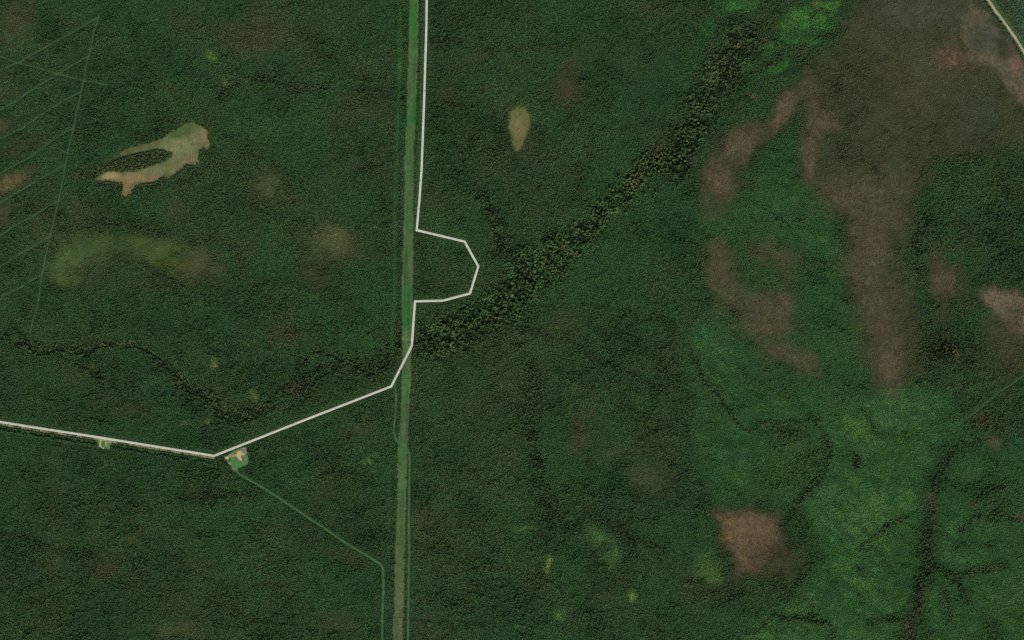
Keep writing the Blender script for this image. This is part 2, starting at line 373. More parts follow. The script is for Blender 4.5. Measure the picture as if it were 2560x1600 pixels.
# the pink and smoky bog by the corner road
bog(Blob('R1', 2090, 290, 80, 90, -20, hard=.2), .9, (112, 84, 68), d=.35, h=.35)
bog(Poly(T('R1', (2150, 80), (2200, -80), (2190, 0), (2240, 60), (2290, 130), (2370, 210), (2500, 380), (2520, 560), (2350, 420), (2290, 350), (2160, 260), (2110, 160)), 14, 10), 1,
    (90, 80, 62), d=.08, h=.3)
bog(Blob('R1', 2230, 190, 100, 80, -40, hard=.3), .85, (66, 66, 50), d=.05, h=.3)
bog(Blob('R1', 2320, 230, 45, 80, 20, hard=.3), .85, (54, 54, 40), d=.05, h=.3)
bog(Blob('R1', 2260, 150, 50, 22, -30, hard=.2), .7, (80, 82, 76), d=.05)
bog(Blob('R1', 2380, 300, 45, 60, 0, hard=.3), .9, (118, 86, 70), d=.2, h=.3)
bog(Blob('R1', 2410, 440, 60, 60, 0, hard=.2), .6, (104, 84, 66), d=.4, h=.35)
shrub(Poly(T('R1', (2230, -120), (2300, 20), (2480, 290), (2700, 600), (2700, -200)), 5, 2), 1, (52, 80, 56), h=.5)
# bright green hollows on the right
shrub(Poly(T('R1', (1240, 690), (1320, 640), (1350, 760), (1420, 880), (1560, 1020), (1580, 1300), (1640, 1512), (1640, 1900), (1500, 2100), (1300, 2000), (1100, 1760), (860, 1700), (820, 1560), (930, 1480), (920, 1180), (880, 1000), (1060, 880), (1180, 800)), 26, 26), .6, (42, 80, 44), h=.6)
shrub(Poly(T('R2', (860, 0), (1000, 120), (1150, 330), (1480, 350), (1520, 600), (1420, 820), (1300, 880), (1000, 830), (900, 640), (860, 400), (820, 150)), 26, 26), .85, (44, 82, 44), h=.55)
for fr, x, y, rx, ry, an, a in (('R1', 1280, 750, 60, 110, -20, .9), ('R1', 1250, 930, 200, 110, 10, .85), ('R1', 980, 1050, 70, 80, 0, .7), ('R1', 1440, 1130, 110, 90, 0, .85),
        ('R1', 1450, 1330, 110, 120, 20, .7), ('R1', 1500, 1450, 130, 80, 0, .6), ('R2', 900, 80, 80, 50, 25, .8), ('R2', 1000, 200, 90, 120, 0, .55),
        ('R2', 1400, 370, 110, 70, 0, .9), ('R2', 1180, 420, 150, 100, 0, .75), ('R2', 1030, 560, 140, 120, 30, .9), ('R2', 1060, 720, 120, 80, 0, .85),
        ('R2', 1530, 240, 90, 90, 0, .7), ('R1', 1340, 500 + 180, 40, 60, 0, .5)):
    shrub(Blob(fr, x, y, rx, ry, an, hard=.35, w=10), a, (38, 80, 44))
GMAIN = Poly(T('R2', (1500, 470), (1620, 400), (1760, 340), (1860, 300), (1980, 310), (2060, 340), (2085, 430), (2070, 540), (2000, 640), (1960, 760), (1950, 900), (1920, 1050),
                   (1960, 1180), (1870, 1290), (1830, 1400), (1800, 1600), (1000, 1600), (1130, 1440), (1300, 1340), (1400, 1200), (1440, 1000), (1380, 900), (1440, 780), (1510, 640)), 22, 22)
shrub(GMAIN, .95, (44, 86, 46), h=.45)
shrub(Poly(T('R2', (2080, 720), (2200, 640), (2460, 560), (2700, 500), (2700, 1700), (1960, 1700), (1990, 1350), (1990, 1250), (2030, 1100), (2030, 900)), 20, 18), .9, (42, 82, 44), h=.5)
shrub(Blob('R2', 2080, 900, 60, 130, 10), .8, (42, 84, 48), h=.4); shrub(Blob('R2', 2400, 580, 40, 60, 0), .7, (34, 80, 52))
shrub(Blob('R2', 2120, 1100, 130, 50, 0), .7, (44, 84, 44), h=.4)
shrub(Blob('TR', 1900, 400, 560, 330, 20, hard=.4, w=12), .6, (42, 84, 44), h=.55)
for fr, x, y, rx, ry, an in (('TR', 940, 90, 300, 120, 5), ('TR', 420, 390, 120, 130, 30), ('TR', 1750, 300, 330, 180, 20), ('TR', 2200, 250, 230, 250, 20), ('TR', 1650, 600, 260, 90, 5),
        ('TR', 1330, 740, 150, 130, 30), ('TR', 980, 990, 110, 100, 0), ('TR', 1500, 1000, 220, 70, 28), ('TR', 2050, 640, 160, 90, 0), ('TR', 2250, 60, 260, 60, 0)):
    shrub(Blob(fr, x, y, rx, ry, an, hard=.5, w=7), .95, (44, 92, 46), h=.4)
for fr, x, y, rx, ry, an in (('C3', 620, 790, 110, 60, -25), ('C3', 700, 940, 70, 120, -20), ('C3', 850, 1200, 45, 50, 0), ('C3', 260, 960, 26, 90, -15), ('C3', 60, 720, 120, 25, 5),
        ('C3', 1400, 1000, 130, 110, -30), ('C3', 220, 380, 50, 25, 0), ('C3', 50, 1420, 50, 20, 0), ('C3', 330, 1340, 60, 60, 0)):
    shrub(Blob(fr, x, y, rx, ry, an, hard=.3, w=5), .85, (56, 96, 50), h=.45)
shrub(Blob('C3', 262, 985, 18, 70, -14, w=3), .95, (75, 100, 52), h=.25)
shrub(Blob('C3', 740, 890, 14, 40, 12, w=3), .9, (63, 100, 48), h=.25); shrub(Blob('C3', 850, 1215, 20, 40, 0, w=3), .9, (72, 100, 52), h=.25)
BR2 = (92, 80, 60)
for fr, pts, hw, a in (('R1', ((1390, 380), (1340, 440), (1280, 520), (1230, 610)), 26, .95), ('R1', ((1120, 640), (1070, 710), (1020, 800), (980, 880), (960, 960)), 42, .95),
        ('R1', ((1100, 670), (960, 720)), 30, .7), ('R1', ((1390, 400), (1440, 540), (1530, 590)), 26, .8), ('R1', ((1430, 620), (1400, 720), (1400, 850)), 22, .85),
        ('R1', ((1500, 880), (1620, 930), (1720, 960), (1820, 880)), 42, .75), ('R1', ((1740, 980), (1720, 1150), (1730, 1320), (1760, 1500)), 60, .8), ('R2', ((1750, 0), (1770, 140), (1790, 290)), 34, .85),
        ('R1', ((970, 1190), (1000, 1330), (1050, 1430), (1170, 1450), (1260, 1460)), 34, .9), ('R1', ((1160, 1180), (1290, 1200), (1330, 1290), (1280, 1400)), 30, .75), ('R1', ((1060, 1250), (1080, 1380)), 34, .4),
        ('R2', ((1200, 130), (1330, 180), (1430, 230)), 24, .9), ('R2', ((1100, 20), (1240, 30)), 34, .85), ('R1', ((2060, 1290), (2060, 1400), (2040, 1500)), 30, .7),
        ('R1', ((2000, 150), (1880, 350), (1760, 560), (1850, 760)), 80, .45)):
    bog(Line(T(fr, *pts), hw * .7, hw * .95, 12), a * .72, BR2, d=.55, h=.45, tree=(60, 62, 44))
# tall dark stands
dark(Blob('R1', 2100, 830, 180, 90, 60), .7, (34, 62, 40), h=1.3, k=.3); dark(Blob('R1', 1990, 1080, 110, 200, 0), .7, (32, 60, 38), h=1.3, k=.3)
dark(Blob('R1', 2230, 1030, 170, 170, 0), .7, (34, 60, 40), h=1.4, k=.4); dark(Blob('R1', 2350, 1240, 130, 110, 0), .7, (32, 58, 38), h=1.4, k=.4)
dark(Blob('R1', 1080, 130, 150, 70, 10), .8, h=1.6); dark(Blob('R1', 1000, 330, 130, 130, 0), .85, (38, 50, 38), h=1.7); dark(Blob('R1', 940, 470, 90, 120, 0), .85, h=1.6)
dark(Blob('R2', 1280, 520, 130, 60, 0), .75, (36, 52, 34), h=1.4); dark(Blob('R2', 1380, 690, 120, 110, 30), .4, (34, 54, 36), h=1.35)
dark(Blob('R2', 2040, 150, 100, 90, 0), .9, (38, 46, 32), h=1.6); dark(Blob('R2', 2300, 800, 150, 130, 0), .6, (34, 50, 34), h=1.5); dark(Blob('R2', 2250, 480, 110, 100, 0), .6, h=1.4)
dark(Blob('R2', 1635, 660, 24, 34, 0, w=5), .9, (32, 46, 32), h=1.5)
DLINES = [  # (pts, half px, h)
    (T('R2', (850, 150), (900, 270), (980, 370), (1050, 480), (1130, 530), (1230, 480), (1440, 490)), 5, 1.6), (T('R2', (1480, 560), (1500, 680), (1440, 780), (1360, 850), (1310, 930)), 9, 1.6),
    (T('R2', (1640, 1090), (1740, 1010), (1790, 960), (1880, 930)), 6, 1.7), (T('R2', (1120, 1480), (1240, 1410), (1320, 1415), (1430, 1415), (1530, 1445), (1500, 1512)), 6, 1.7),
    (T('R2', (1260, 1415), (1440, 1425)), 10, 1.7), (T('R2', (1430, 1160), (1350, 1250)), 7, 1.5),
    (T('R2', (2200, 560), (2080, 640), (2010, 740), (1990, 860), (1960, 1000), (1970, 1150), (1920, 1250), (1910, 1380), (1860, 1512), (1830, 1620)), 13, 1.5),
    (T('R2', (1700, 1420), (1800, 1400), (1880, 1420)), 10, 1.6), (T('R2', (1990, 1170), (2100, 1210), (2220, 1180), (2320, 1160)), 11, 1.4),
    (T('R2', (2080, 1230), (2150, 1330)), 9, 1.5), (T('R2', (2130, 1000), (2190, 920), (2420, 940)), 9, 1.5), (T('R2', (2040, 1300), (2060, 1400)), 18, 1.2),
    (T('R2', (2230, 1430), (2310, 1512)), 12, 1.3), (T('R2', (1660, 440), (1720, 540)), 6, 1.3), (T('R2', (1620, 1160), (1650, 1200)), 7, 1.2), (T('R2', (1540, 1095), (1600, 1090)), 3, 1.2),
    (T('TR', (2000, 250), (1980, 400), (2060, 520), (2160, 570), (2330, 500)), 3, 1.8), (T('TR', (1540, 700), (1700, 680), (1900, 700), (2000, 750), (2120, 770)), 5, 1.8),
    (T('TR', (1210, 830), (1390, 740), (1500, 680)), 3, 1.6), (T('TR', (1230, 1000), (1400, 960), (1500, 890)), 7, 1.6), (T('TR', (2040, 630), (2170, 590), (2350, 500)), 3, 1.6),
    (T('TR', (1700, 590), (1640, 650), (1560, 690)), 3, 1.6), (T('TR', (2000, 220), (2120, 190), (2260, 200)), 4, 1.6), (T('TR', (1370, 420), (1320, 560), (1480, 640)), 4, 1.6),
    (T('R2', (180, 880), (180, 980), (120, 1060)), 9, 1.3), (T('R2', (350, 900), (520, 1010), (700, 1080)), 10, 1.3), (T('B1', (1050, 450), (1180, 440), (1290, 500), (1400, 590), (1560, 640), (1760, 740)), 4, 1.4),
    (T('B1', (1500, 150), (1620, 220), (1720, 310), (1740, 380)), 10, 1.3), (T('B1', (620, 70), (900, 90), (1180, 150)), 14, 1.3), (T('B1', (560, 1080), (680, 1120), (860, 1290), (1050, 1420)), 6, 1.4),
    (T('B1', (430, 1480), (560, 1440), (700, 1490)), 5, 1.4), (T('A2', (0, 540), (200, 590), (380, 610), (520, 600)), 14, 1.6), (T('A1', (1550, 720), (1700, 560), (1816, 540)), 14, 1.5),
    (T('A2', (700, 650), (860, 630), (1000, 700)), 7, 1.3), (T('A2', (1210, 260), (1450, 310)), 8, 1.3), (T('A3', (0, 350), (200, 340), (450, 310)), 8, 1.3),
    (T('A2', (1200, 930), (1300, 930), (1400, 990), (1450, 1080), (1510, 1190), (1600, 1320), (1650, 1450), (1690, 1512)), 6, 1.6), (T('B2', (1690, 0), (1720, 120), (1760, 260), (1816, 330)), 14, 1.5),
    (T('R1', (480, 1400), (540, 1360), (550, 1310)), 4, 1.3), (T('R2', (100, 60), (280, 90), (400, 180), (560, 260), (720, 340)), 10, 1.35), (T('B4', (1150, 0), (1080, 200), (1060, 340), (1100, 440)), 14, 1.6),
    (T('A1', (850, 560), (950, 570), (1090, 590)), 4, 1.5), (T('A1', (920, 980), (1020, 990), (1140, 930)), 8, 1.4), (T('C1', (0, 750), (200, 800), (420, 880), (640, 910)), 10, 1.3),
    (T('C1', (1300, 500), (1700, 500), (1812, 460)), 16, 1.4), (T('C1', (180, 1150), (420, 1070), (620, 1130)), 7, 1.3), (T('C3', (120, 0), (160, 200), (230, 420), (330, 570)), 12, 1.5)]
for p, hw, h in DLINES:
    dark(Line(p, hw * .9, hw * .9 + 1, 8), .66, (36, 52, 36), h=h)
# the creek's tall rough timber
stream_s0 = chaikin(STREAM, 1)[:150]
CORR = T('F', (-40, 780), (40, 800), (110, 830), (230, 820), (330, 820), (400, 870), (450, 930), (520, 975), (600, 975), (680, 950), (720, 900), (760, 850), (840, 855), (910, 855), (950, 815),
         (1040, 790), (1130, 750), (1200, 710), (1250, 650), (1330, 580), (1400, 530), (1480, 450), (1540, 380), (1600, 380), (1640, 300), (1660, 230), (1700, 150), (1750, 110))
dark(Line(CORR[:9], 9, 10, 14), .65, (40, 60, 38), h=1.7)
dark(Line(stream_s0, 4, 4, 8), .8, (38, 58, 37), h=1.8)
dark(Line(CORR[6:17], 20, 22, 16), .7, (40, 58, 38), h=1.55)
dark(Line(CORR[15:20], 46, 34, 16), .95, (38, 62, 38), h=1.9, k=.3)
dark(Line(CORR[18:25], 26, 20, 12), .95, (38, 60, 37), h=1.9, k=.35)
dark(Line(CORR[23:], 38, 28, 14), .9, (37, 56, 36), h=1.8, k=.4)
dark(Line(T('F', (1130, 450), (1160, 520), (1200, 590), (1230, 640)), 16, 14, 8), .7, (38, 58, 38), h=1.5)
dark(Line(T('F', (1200, 760), (1260, 860), (1270, 950), (1250, 1000), (1270, 1100), (1290, 1200), (1380, 1250)), 20, 22, 12), .55, (38, 58, 38), h=1.45)
for fr, x, y, rx, ry, an, c in (('CR', 1440, 750, 80, 60, -20, (59, 93, 50)), ('CR', 1380, 500, 50, 110, 0, (58, 96, 56)), ('CR', 1070, 660, 30, 90, 0, (60, 92, 58)), ('CR', 1810, 170, 70, 50, 40, (63, 93, 59)),
        ('CR', 600, 1020, 110, 70, -20, (40, 84, 44)), ('CR', 500, 720, 90, 60, -40, (46, 88, 62)), ('CR', 600, 870, 30, 90, 10, (46, 88, 56)), ('CR', 1150, 980, 90, 30, 0, (62, 90, 56)), ('CR', 1590, 250, 70, 60, 0, (54, 92, 44)),
        ('CR', 900, 960, 70, 90, 0, (73, 49, 33)), ('CR', 1560, 440, 80, 110, 0, (67, 60, 44)), ('CR', 1150, 700, 80, 60, 0, (62, 55, 33)), ('CR', 1040, 1320, 40, 60, 0, (73, 46, 31)), ('CR', 80, 1100, 50, 60, 0, (67, 53, 34)),
        ('CR', 1400, 920, 100, 60, -30, (84, 76, 52)), ('CR', 1750, 520, 110, 60, -30, (78, 74, 58)), ('TR', 870, 680, 90, 60, 0, (76, 71, 57)), ('TR', 980, 760, 30, 60, 0, (83, 66, 49)), ('TR', 480, 650, 60, 40, 0, (67, 58, 47)),
        ('TR', 760, 920, 90, 160, 20, (50, 48, 46)), ('TR', 710, 1220, 24, 60, 0, (76, 46, 34)), ('TR', 1270, 640, 70, 30, 30, (72, 60, 49)), ('TR', 2050, 90, 60, 50, 0, (96, 84, 70)), ('TR', 1620, 40, 110, 50, 0, (56, 58, 66)),
        ('TR', 440, 1380, 90, 60, 30, (54, 58, 58)), ('TR', 1830, 800, 110, 60, 0, (62, 64, 56)), ('R1', 840, 740, 40, 60, 30, (52, 53, 49)), ('R1', 700, 720, 60, 50, 0, (52, 49, 40)), ('R1', 580, 850, 50, 50, 30, (64, 62, 51)),
        ('R2', 1985, 850, 22, 50, 10, (83, 77, 66)), ('R2', 1990, 930, 20, 90, 0, (57, 55, 47)), ('R2', 1920, 1310, 45, 110, -10, (57, 58, 47)), ('R2', 1870, 1470, 30, 70, 0, (67, 64, 53)), ('R2', 2395, 935, 28, 24, 0, (86, 79, 66)),
        ('R2', 2190, 870, 22, 20, 0, (70, 60, 47)), ('R2', 2090, 150, 16, 60, 15, (96, 82, 66)), ('R2', 1935, 240, 12, 14, 0, (88, 68, 51)), ('B2', 1660, 740, 60, 40, 0, (60, 47, 34)), ('B2', 270, 1250, 70, 60, 0, (62, 57, 46)),
        ('B1', 1530, 1070, 20, 30, 0, (112, 96, 78)), ('B1', 1270, 1180, 40, 40, 0, (65, 58, 46)), ('R1', 1130, 460, 40, 12, -10, (92, 80, 60))):
    paint(Blob(fr, x, y, rx, ry, an, hard=.2, w=6), .8 if c[1] > c[0] * 1.25 else .32, c=cc(c), g=gc(c), d=.72)
# fainter second corridor west of the mown strip
paint(Line(T('A2', (1020, 60), (1020, 600), (1000, 1000), (985, 1512)) + T('B2', (985, 600), (960, 1000)), 5, 3, 1), .7, c=cc((38, 74, 42)), g=gc((38, 74, 42)), h=.5, k=.1)
paint(Line(T('C2', (950, 250), (940, 600), (935, 900)), 3, 2, 1), .5, c=cc((38, 74, 42)), g=gc((38, 74, 42)), h=.5, k=.1)
# strips of young growth in the belt of the mown strip and the road
paint(Line(T('A2', (1195, 0), (1175, 500), (1150, 1300), (1135, 1512)), 2.2, 1.2, 0), .8, c=cc((46, 84, 42)), g=gc((50, 86, 44)), h=.35, k=0, d=.4)

# fine natural variation over everything: hue drifts, taller dark groups and small thin spots
rug = sm(1.2, 1.6, fields['h']); v5 = fbm(PX, PY, 11, 171, 3); v6 = fbm(PX * .8 + PY * .6, (PY * .8 - PX * .6) * 2, 16, 175, 3)
vv = .6 * v5 + .6 * v6
fields['c'] *= (1 + rug * (.02 + 1.1 * vv))[..., None]; fields['h'] *= 1 + .8 * rug * vv; fields['d'] *= 1 - .8 * rug * sm(.12, .3, -vv)
sk = sm(.06, .3, fbm(PX * .84 + PY * .54, (PY * .84 - PX * .54) * 2.6, 44, 181, 4)) * fields['q']
fields['c'] *= (1 - .16 * sk)[..., None]; fields['h'] *= 1 + .7 * sk; fields['k'] += .3 * sk
sk2 = sm(.1, .4, fbm(PX, PY, 60, 191, 4)) * fields['q']
fields['c'] *= 1 + sk2[..., None] * np.array([.22, .14, -.02])
rd = np.maximum(sm(.90, 1.0, 1 - np.abs(fbm(PX, PY, 170, 231, 5)) * 1.6), sm(.91, 1.0, 1 - np.abs(fbm(PX + PY * .6, PY - PX * .3, 130, 241, 5)) * 1.6) * .8) * (1 - rug) * sm(.3, .6, fields['d'])
fields['h'] *= 1 + .35 * rd; fields['c'] *= (1 - .10 * rd)[..., None]
drift = fbm(PX * .8 + PY * .6, (PY * .8 - PX * .6) * 2.4, 150, 251, 5) + .6 * fbm(PX, PY, 70, 257, 3)
fields['c'] *= (1 + .26 * drift)[..., None]; fields['h'] *= 1 - .22 * drift
v1 = fbm(PX, PY, 46, 151, 4); v2 = fbm(PX, PY, 20, 156, 3); v3 = fbm(PX * .9 - PY * .43, (PY * .9 + PX * .43) * 2.4, 30, 161, 3); v4 = fbm(PX, PY, 90, 166, 4)
hue_ = np.stack([1 + .18 * v1 + .12 * v4, 1 + .06 * v1 - .03 * v4, 1 + .08 * v1 + .12 * v2], -1)
fields['c'] *= hue_; fields['g'] *= np.stack([1 + .16 * v1, 1 + .04 * v1, 1 + .12 * v2], -1)
tall = sm(.12, .45, v3) * (fields['h'] > .34)
fields['h'] *= 1 + .32 * tall
fields['c'] *= (1 - .08 * tall)[..., None]; fields['k'] += .25 * tall
low = sm(.15, .45, v2 - .3 * v3)
fields['h'] *= 1 - .25 * low
fields['c'] *= (1 + .10 * low)[..., None]

fields['c'][..., 0] = np.minimum(fields['c'][..., 0], 1.12 * fields['c'][..., 1])
# open patches ----------------------------------------------------
MEADOW_PTS = T('A1', (680, 1275), (740, 1225), (820, 1215), (900, 1222), (960, 1218), (1040, 1190), (1130, 1160), (1195, 1135), (1225, 1105), (1222, 1085), (1190, 1080), (1165, 1062), (1110, 1058),
    (1050, 1068), (960, 1080), (900, 1098), (860, 1108), (850, 1092), (890, 1066), (960, 1036), (1060, 1010), (1150, 980), (1230, 930), (1330, 880), (1380, 870), (1430, 890), (1478, 925), (1480, 1000), (1492, 1045), (1470, 1075),
    (1440, 1055), (1415, 1085), (1410, 1150), (1380, 1180), (1320, 1172), (1280, 1205), (1230, 1250), (1190, 1285), (1165, 1255), (1140, 1265), (1080, 1300), (1000, 1305), (950, 1330),
    (920, 1380), (890, 1412), (868, 1380), (870, 1315), (820, 1297), (760, 1288))
MEADOW = Poly(MEADOW_PTS, 3.2, 2.5)
SMALL_MEADOW = Poly(T('F', (1204, 266), (1222, 252), (1243, 260), (1253, 282), (1247, 312), (1233, 346), (1221, 358), (1211, 338), (1204, 300)), 7, 3)
PAD1_PTS = T('P1', (600, 960), (830, 820), (1100, 650), (1300, 590), (1450, 560), (1500, 750), (1530, 930), (1580, 1190), (1400, 1280), (1250, 1330), (1150, 1400), (1100, 1500), (980, 1520), (900, 1400), (860, 1270),
             (800, 1230), (740, 1180), (680, 1060), (620, 1020))
PAD2_PTS = T('P2', (390, 590), (500, 570), (700, 600), (960, 650), (860, 750), (850, 900), (820, 980), (700, 960), (560, 930), (430, 880), (380, 900), (320, 950), (400, 800))
PAD1, PAD2 = Poly(PAD1_PTS, 1.0, 1), Poly(PAD2_PTS, .9, .8)
bog(Blob('A1', 830, 1110, 150, 34, 22, hard=.1), .7, (84, 90, 56), d=.6, h=.5, tree=(52, 66, 42))
paint(Poly(MEADOW_PTS, 9, 5), .7, c=cc((60, 74, 42)), h=.5, k=.1)
paint(Poly(MEADOW_PTS, 1.2, 2), 1, g=gc((112, 116, 76)), d=0, c=cc((70, 84, 48)), h=.3, k=.2)
dark(Poly(T('A1', (1222, 1090), (1165, 1066), (1050, 1078), (960, 1092), (870, 1120), (640, 1200), (560, 1260), (690, 1262), (740, 1218), (820, 1205), (960, 1208), (1130, 1150)), 3, 2), .9, (46, 62, 42), h=1.5, k=.7)
dark(Line(T('A1', (500, 1260), (700, 1200), (900, 1130)), 8, 6, 4), .6, (42, 60, 40), h=1.4, k=.6)
for ar in (T('A1', (1440, 1068), (1500, 1100), (1540, 1160)), T('A1', (1330, 1190), (1400, 1230)), T('A1', (1080, 1318), (1160, 1280), (1240, 1280)), T('A1', (720, 1310), (850, 1318)), T('A1', (960, 1350), (1060, 1320))):
    dark(Line(ar, 8, 5, 3), .8, (38, 58, 40), h=1.4, k=.6)
paint(SMALL_MEADOW, 1, g=gc((104, 106, 66)), d=.12, c=cc((74, 84, 50)), h=.3, k=.3)

# road sides
WEST = [p for p in ROAD if p[0] < 536]
def shift(pts, dx, dy): return [(x + dx, y + dy) for x, y in pts]
paint(Line(ROAD, 13, 6, 2), .55, c=cc((40, 68, 42)), h=.7)
paint(Line(ROAD, 6.5, 1.5, 0), .9, h=.28)
paint(Line(shift(WEST, 0, 7), 2.2, 1.2, 1), .9, d=0, g=gc((104, 98, 66)))
paint(Line(shift(WEST, 0, 10), 1.6, 1, 0), 1, d=.0, g=gc((34, 48, 28)))
paint(Line(shift(WEST, 0, 15), 2.8, 1.2, 1), 1, c=cc((40, 76, 44)), g=gc((42, 74, 44)), d=.5, h=.3, k=0)
paint(Line(shift(WEST, 0, 21), 2.5, 1.0, 1), 1, c=cc((34, 56, 38)), h=1.9, d=1)
paint(Line(NEROAD, 13, 2, 1), 1, c=cc((44, 80, 44)), d=1, h=.8, g=gc((60, 74, 50)), k=.15)
paint(Line(shift(NEROAD, -8, 4), 2.6, 1, 1), 1, h=1.8, k=.7, c=cc((30, 54, 34)))
paint(Line(NEROAD, 4.4, 1, 0), 1, d=0, g=gc((112, 104, 80)))
paint(Line(shift(NEROAD, -7, 3.5), 1.3, .8, 0), 1, d=0)
paint(Line(DITCH, 3, 1.5, 0), 1, c=cc((30, 62, 44)), h=1.2, d=1); paint(Line(DITCH, 1.2, .8, 0), 1, d=0)
strip_l = [(l, y) for y, l, r in STRIP]; strip_r = [(r, y) for y, l, r in STRIP]
STRIP_POLY = Poly(strip_l + strip_r[::-1], 1, 1.6)
paint(STRIP_POLY, 1, d=.035, g=gc((58, 88, 48)), h=.3, c=cc((52, 80, 46)), k=0)
for p, hw, st in TRACKS:
    paint(Line(p, hw + 4.2, 1.5, 0), .85, h=.62)
    if st >= .9: paint(Line(shift(p, -1.5 if st > 1.3 else 1.0, 3.6), 1.6, 1, 0), .8, h=1.0)
    paint(Line(p, hw + (1.3 if st > .75 else .3), .8, .0), min(1, st + .2), d=0, g=gc((48, 72, 42)))
stream_s = chaikin(STREAM, 1)
paint(Line(stream_s[:-60], 1.1, .8, 0), .8, d=0, g=gc((34, 34, 22)))
paint(PAD1, 1, d=0, g=gc((70, 100, 56))); paint(PAD2, 1, d=0, g=gc((76, 104, 56)))
paint(Line(ROAD, 4.2, 1, 0), 1, d=0, g=gc((60, 70, 42)))

# far outside the frame everything settles to plain forest colours by itself
def samp(f, px, py):
    u = np.clip((px - GX0) / CELL, 0, NXG - 1.001); v = np.clip((py - GY0) / CELL, 0, NYG - 1.001)
    i = u.astype(int); j = v.astype(int); fu = u - i; fv = v - j
    if f.ndim == 3: fu = fu[..., None]; fv = fv[..., None]
    return (f[j, i] * (1 - fu) + f[j, i + 1] * fu) * (1 - fv) + (f[j + 1, i] * (1 - fu) + f[j + 1, i + 1] * fu) * fv

# relief: gentle swells, the creek lies in a shallow cut
relief = 9 * fbm(PX, PY, 300, 61, 3) + 1.6 * fbm(PX, PY, 60, 66, 2)
def cut(shape, depth):
    x0, y0, x1, y1 = shape.box()
    i0 = int(max(0, (x0 - GX0) // CELL)); i1 = int(min(NXG, (x1 - GX0) // CELL + 2)); j0 = int(max(0, (y0 - GY0) // CELL)); j1 = int(min(NYG, (y1 - GY0) // CELL + 2))
    sl = (slice(j0, j1), slice(i0, i1)); relief[sl] -= depth * shape(PX[sl], PY[sl])
cut(Line(CORR, 30, 30, 0), 5.0)
cut(Line(stream_s, 4, 4, 0), 3.0)
def zat(px, py): return samp(relief, np.asarray(px, float), np.asarray(py, float))

# ------------------------------------------------------------------ materials
def mat_base(name, rough=.9):
    m = bpy.data.materials.new(name); m.use_nodes = True
    b = m.node_tree.nodes['Principled BSDF']
    b.inputs['Roughness'].default_value = rough
    b.inputs['Specular IOR Level'].default_value = .05
    return m, m.node_tree, b
def noise_mul(nt, col_out, scale, amt, detail=4):
    """multiply a colour by fine grain in world space"""
    geo = nt.nodes.new('ShaderNodeNewGeometry')
    nz = nt.nodes.new('ShaderNodeTexNoise'); nz.inputs['Scale'].default_value = scale; nz.inputs['Detail'].default_value = detail
    nt.links.new(geo.outputs['Position'], nz.inputs['Vector'])
    mr = nt.nodes.new('ShaderNodeMapRange'); mr.inputs['From Min'].default_value = .3; mr.inputs['From Max'].default_value = .7
    mr.inputs['To Min'].default_value = 1 - amt; mr.inputs['To Max'].default_value = 1 + amt
    nt.links.new(nz.outputs['Fac'], mr.inputs['Value'])
    mx = nt.nodes.new('ShaderNodeVectorMath'); mx.operation = 'SCALE'
    nt.links.new(col_out, mx.inputs[0]); nt.links.new(mr.outputs['Result'], mx.inputs['Scale'])
    return mx.outputs['Vector']
def ground_mat(name, fine=.35, mid=.15, bump=.5):
    m, nt, b = mat_base(name)
    at = nt.nodes.new('ShaderNodeAttribute'); at.attribute_name = 'tint'
    c = noise_mul(nt, at.outputs['Color'], .16, fine, 5)
    c = noise_mul(nt, c, .03, mid, 3)
    nt.links.new(c, b.inputs['Base Color'])
    geo = nt.nodes.new('ShaderNodeNewGeometry')
    nz = nt.nodes.new('ShaderNodeTexNoise'); nz.inputs['Scale'].default_value = .25; nz.inputs['Detail'].default_value = 5
    nt.links.new(geo.outputs['Position'], nz.inputs['Vector'])
    bp = nt.nodes.new('ShaderNodeBump'); bp.inputs['Strength'].default_value = bump; bp.inputs['Distance'].default_value = 1.2
    nt.links.new(nz.outputs['Fac'], bp.inputs['Height']); nt.links.new(bp.outputs['Normal'], b.inputs['Normal'])
    return m
M_GROUND = ground_mat('moss_and_heath')
M_GRASS = ground_mat('rough_grass', .22, .14, .4)
M_SAND = ground_mat('sandy_soil', .2, .12, .4)
M_MAPLINE = ground_mat('pale_map_line', .10, .05, .2)  # surface of the overlaid map line and its edges
M_WATER, _nt, _b = mat_base('peaty_water', .15)
_b.inputs['Base Color'].default_value = (.03, .022, .012, 1)
M_WATER.node_tree.nodes['Principled BSDF'].inputs['Specular IOR Level'].default_value = .4
def foliage_mat(name, src, k=1.0):
    m, nt, b = mat_base(name, .75)
    if src == 'inst':
        at = nt.nodes.new('ShaderNodeAttribute'); at.attribute_type = 'INSTANCER'; at.attribute_name = 'tint'; co = at.outputs['Color']
    else:
        oi = nt.nodes.new('ShaderNodeObjectInfo'); co = oi.outputs['Color']
    c = noise_mul(nt, co, .9, .15, 3)
    nt.links.new(c, b.inputs['Base Color'])
    return m
M_LEAF_I, M_LEAF_O = foliage_mat('foliage', 'inst'), foliage_mat('foliage_single', 'obj')
M_BARK, _nt, _b = mat_base('bark', .9); _b.inputs['Base Color'].default_value = (.12, .09, .065, 1)
M_BARKW, _nt, _b = mat_base('pale_bark', .9); _b.inputs['Base Color'].default_value = (.42, .40, .36, 1)

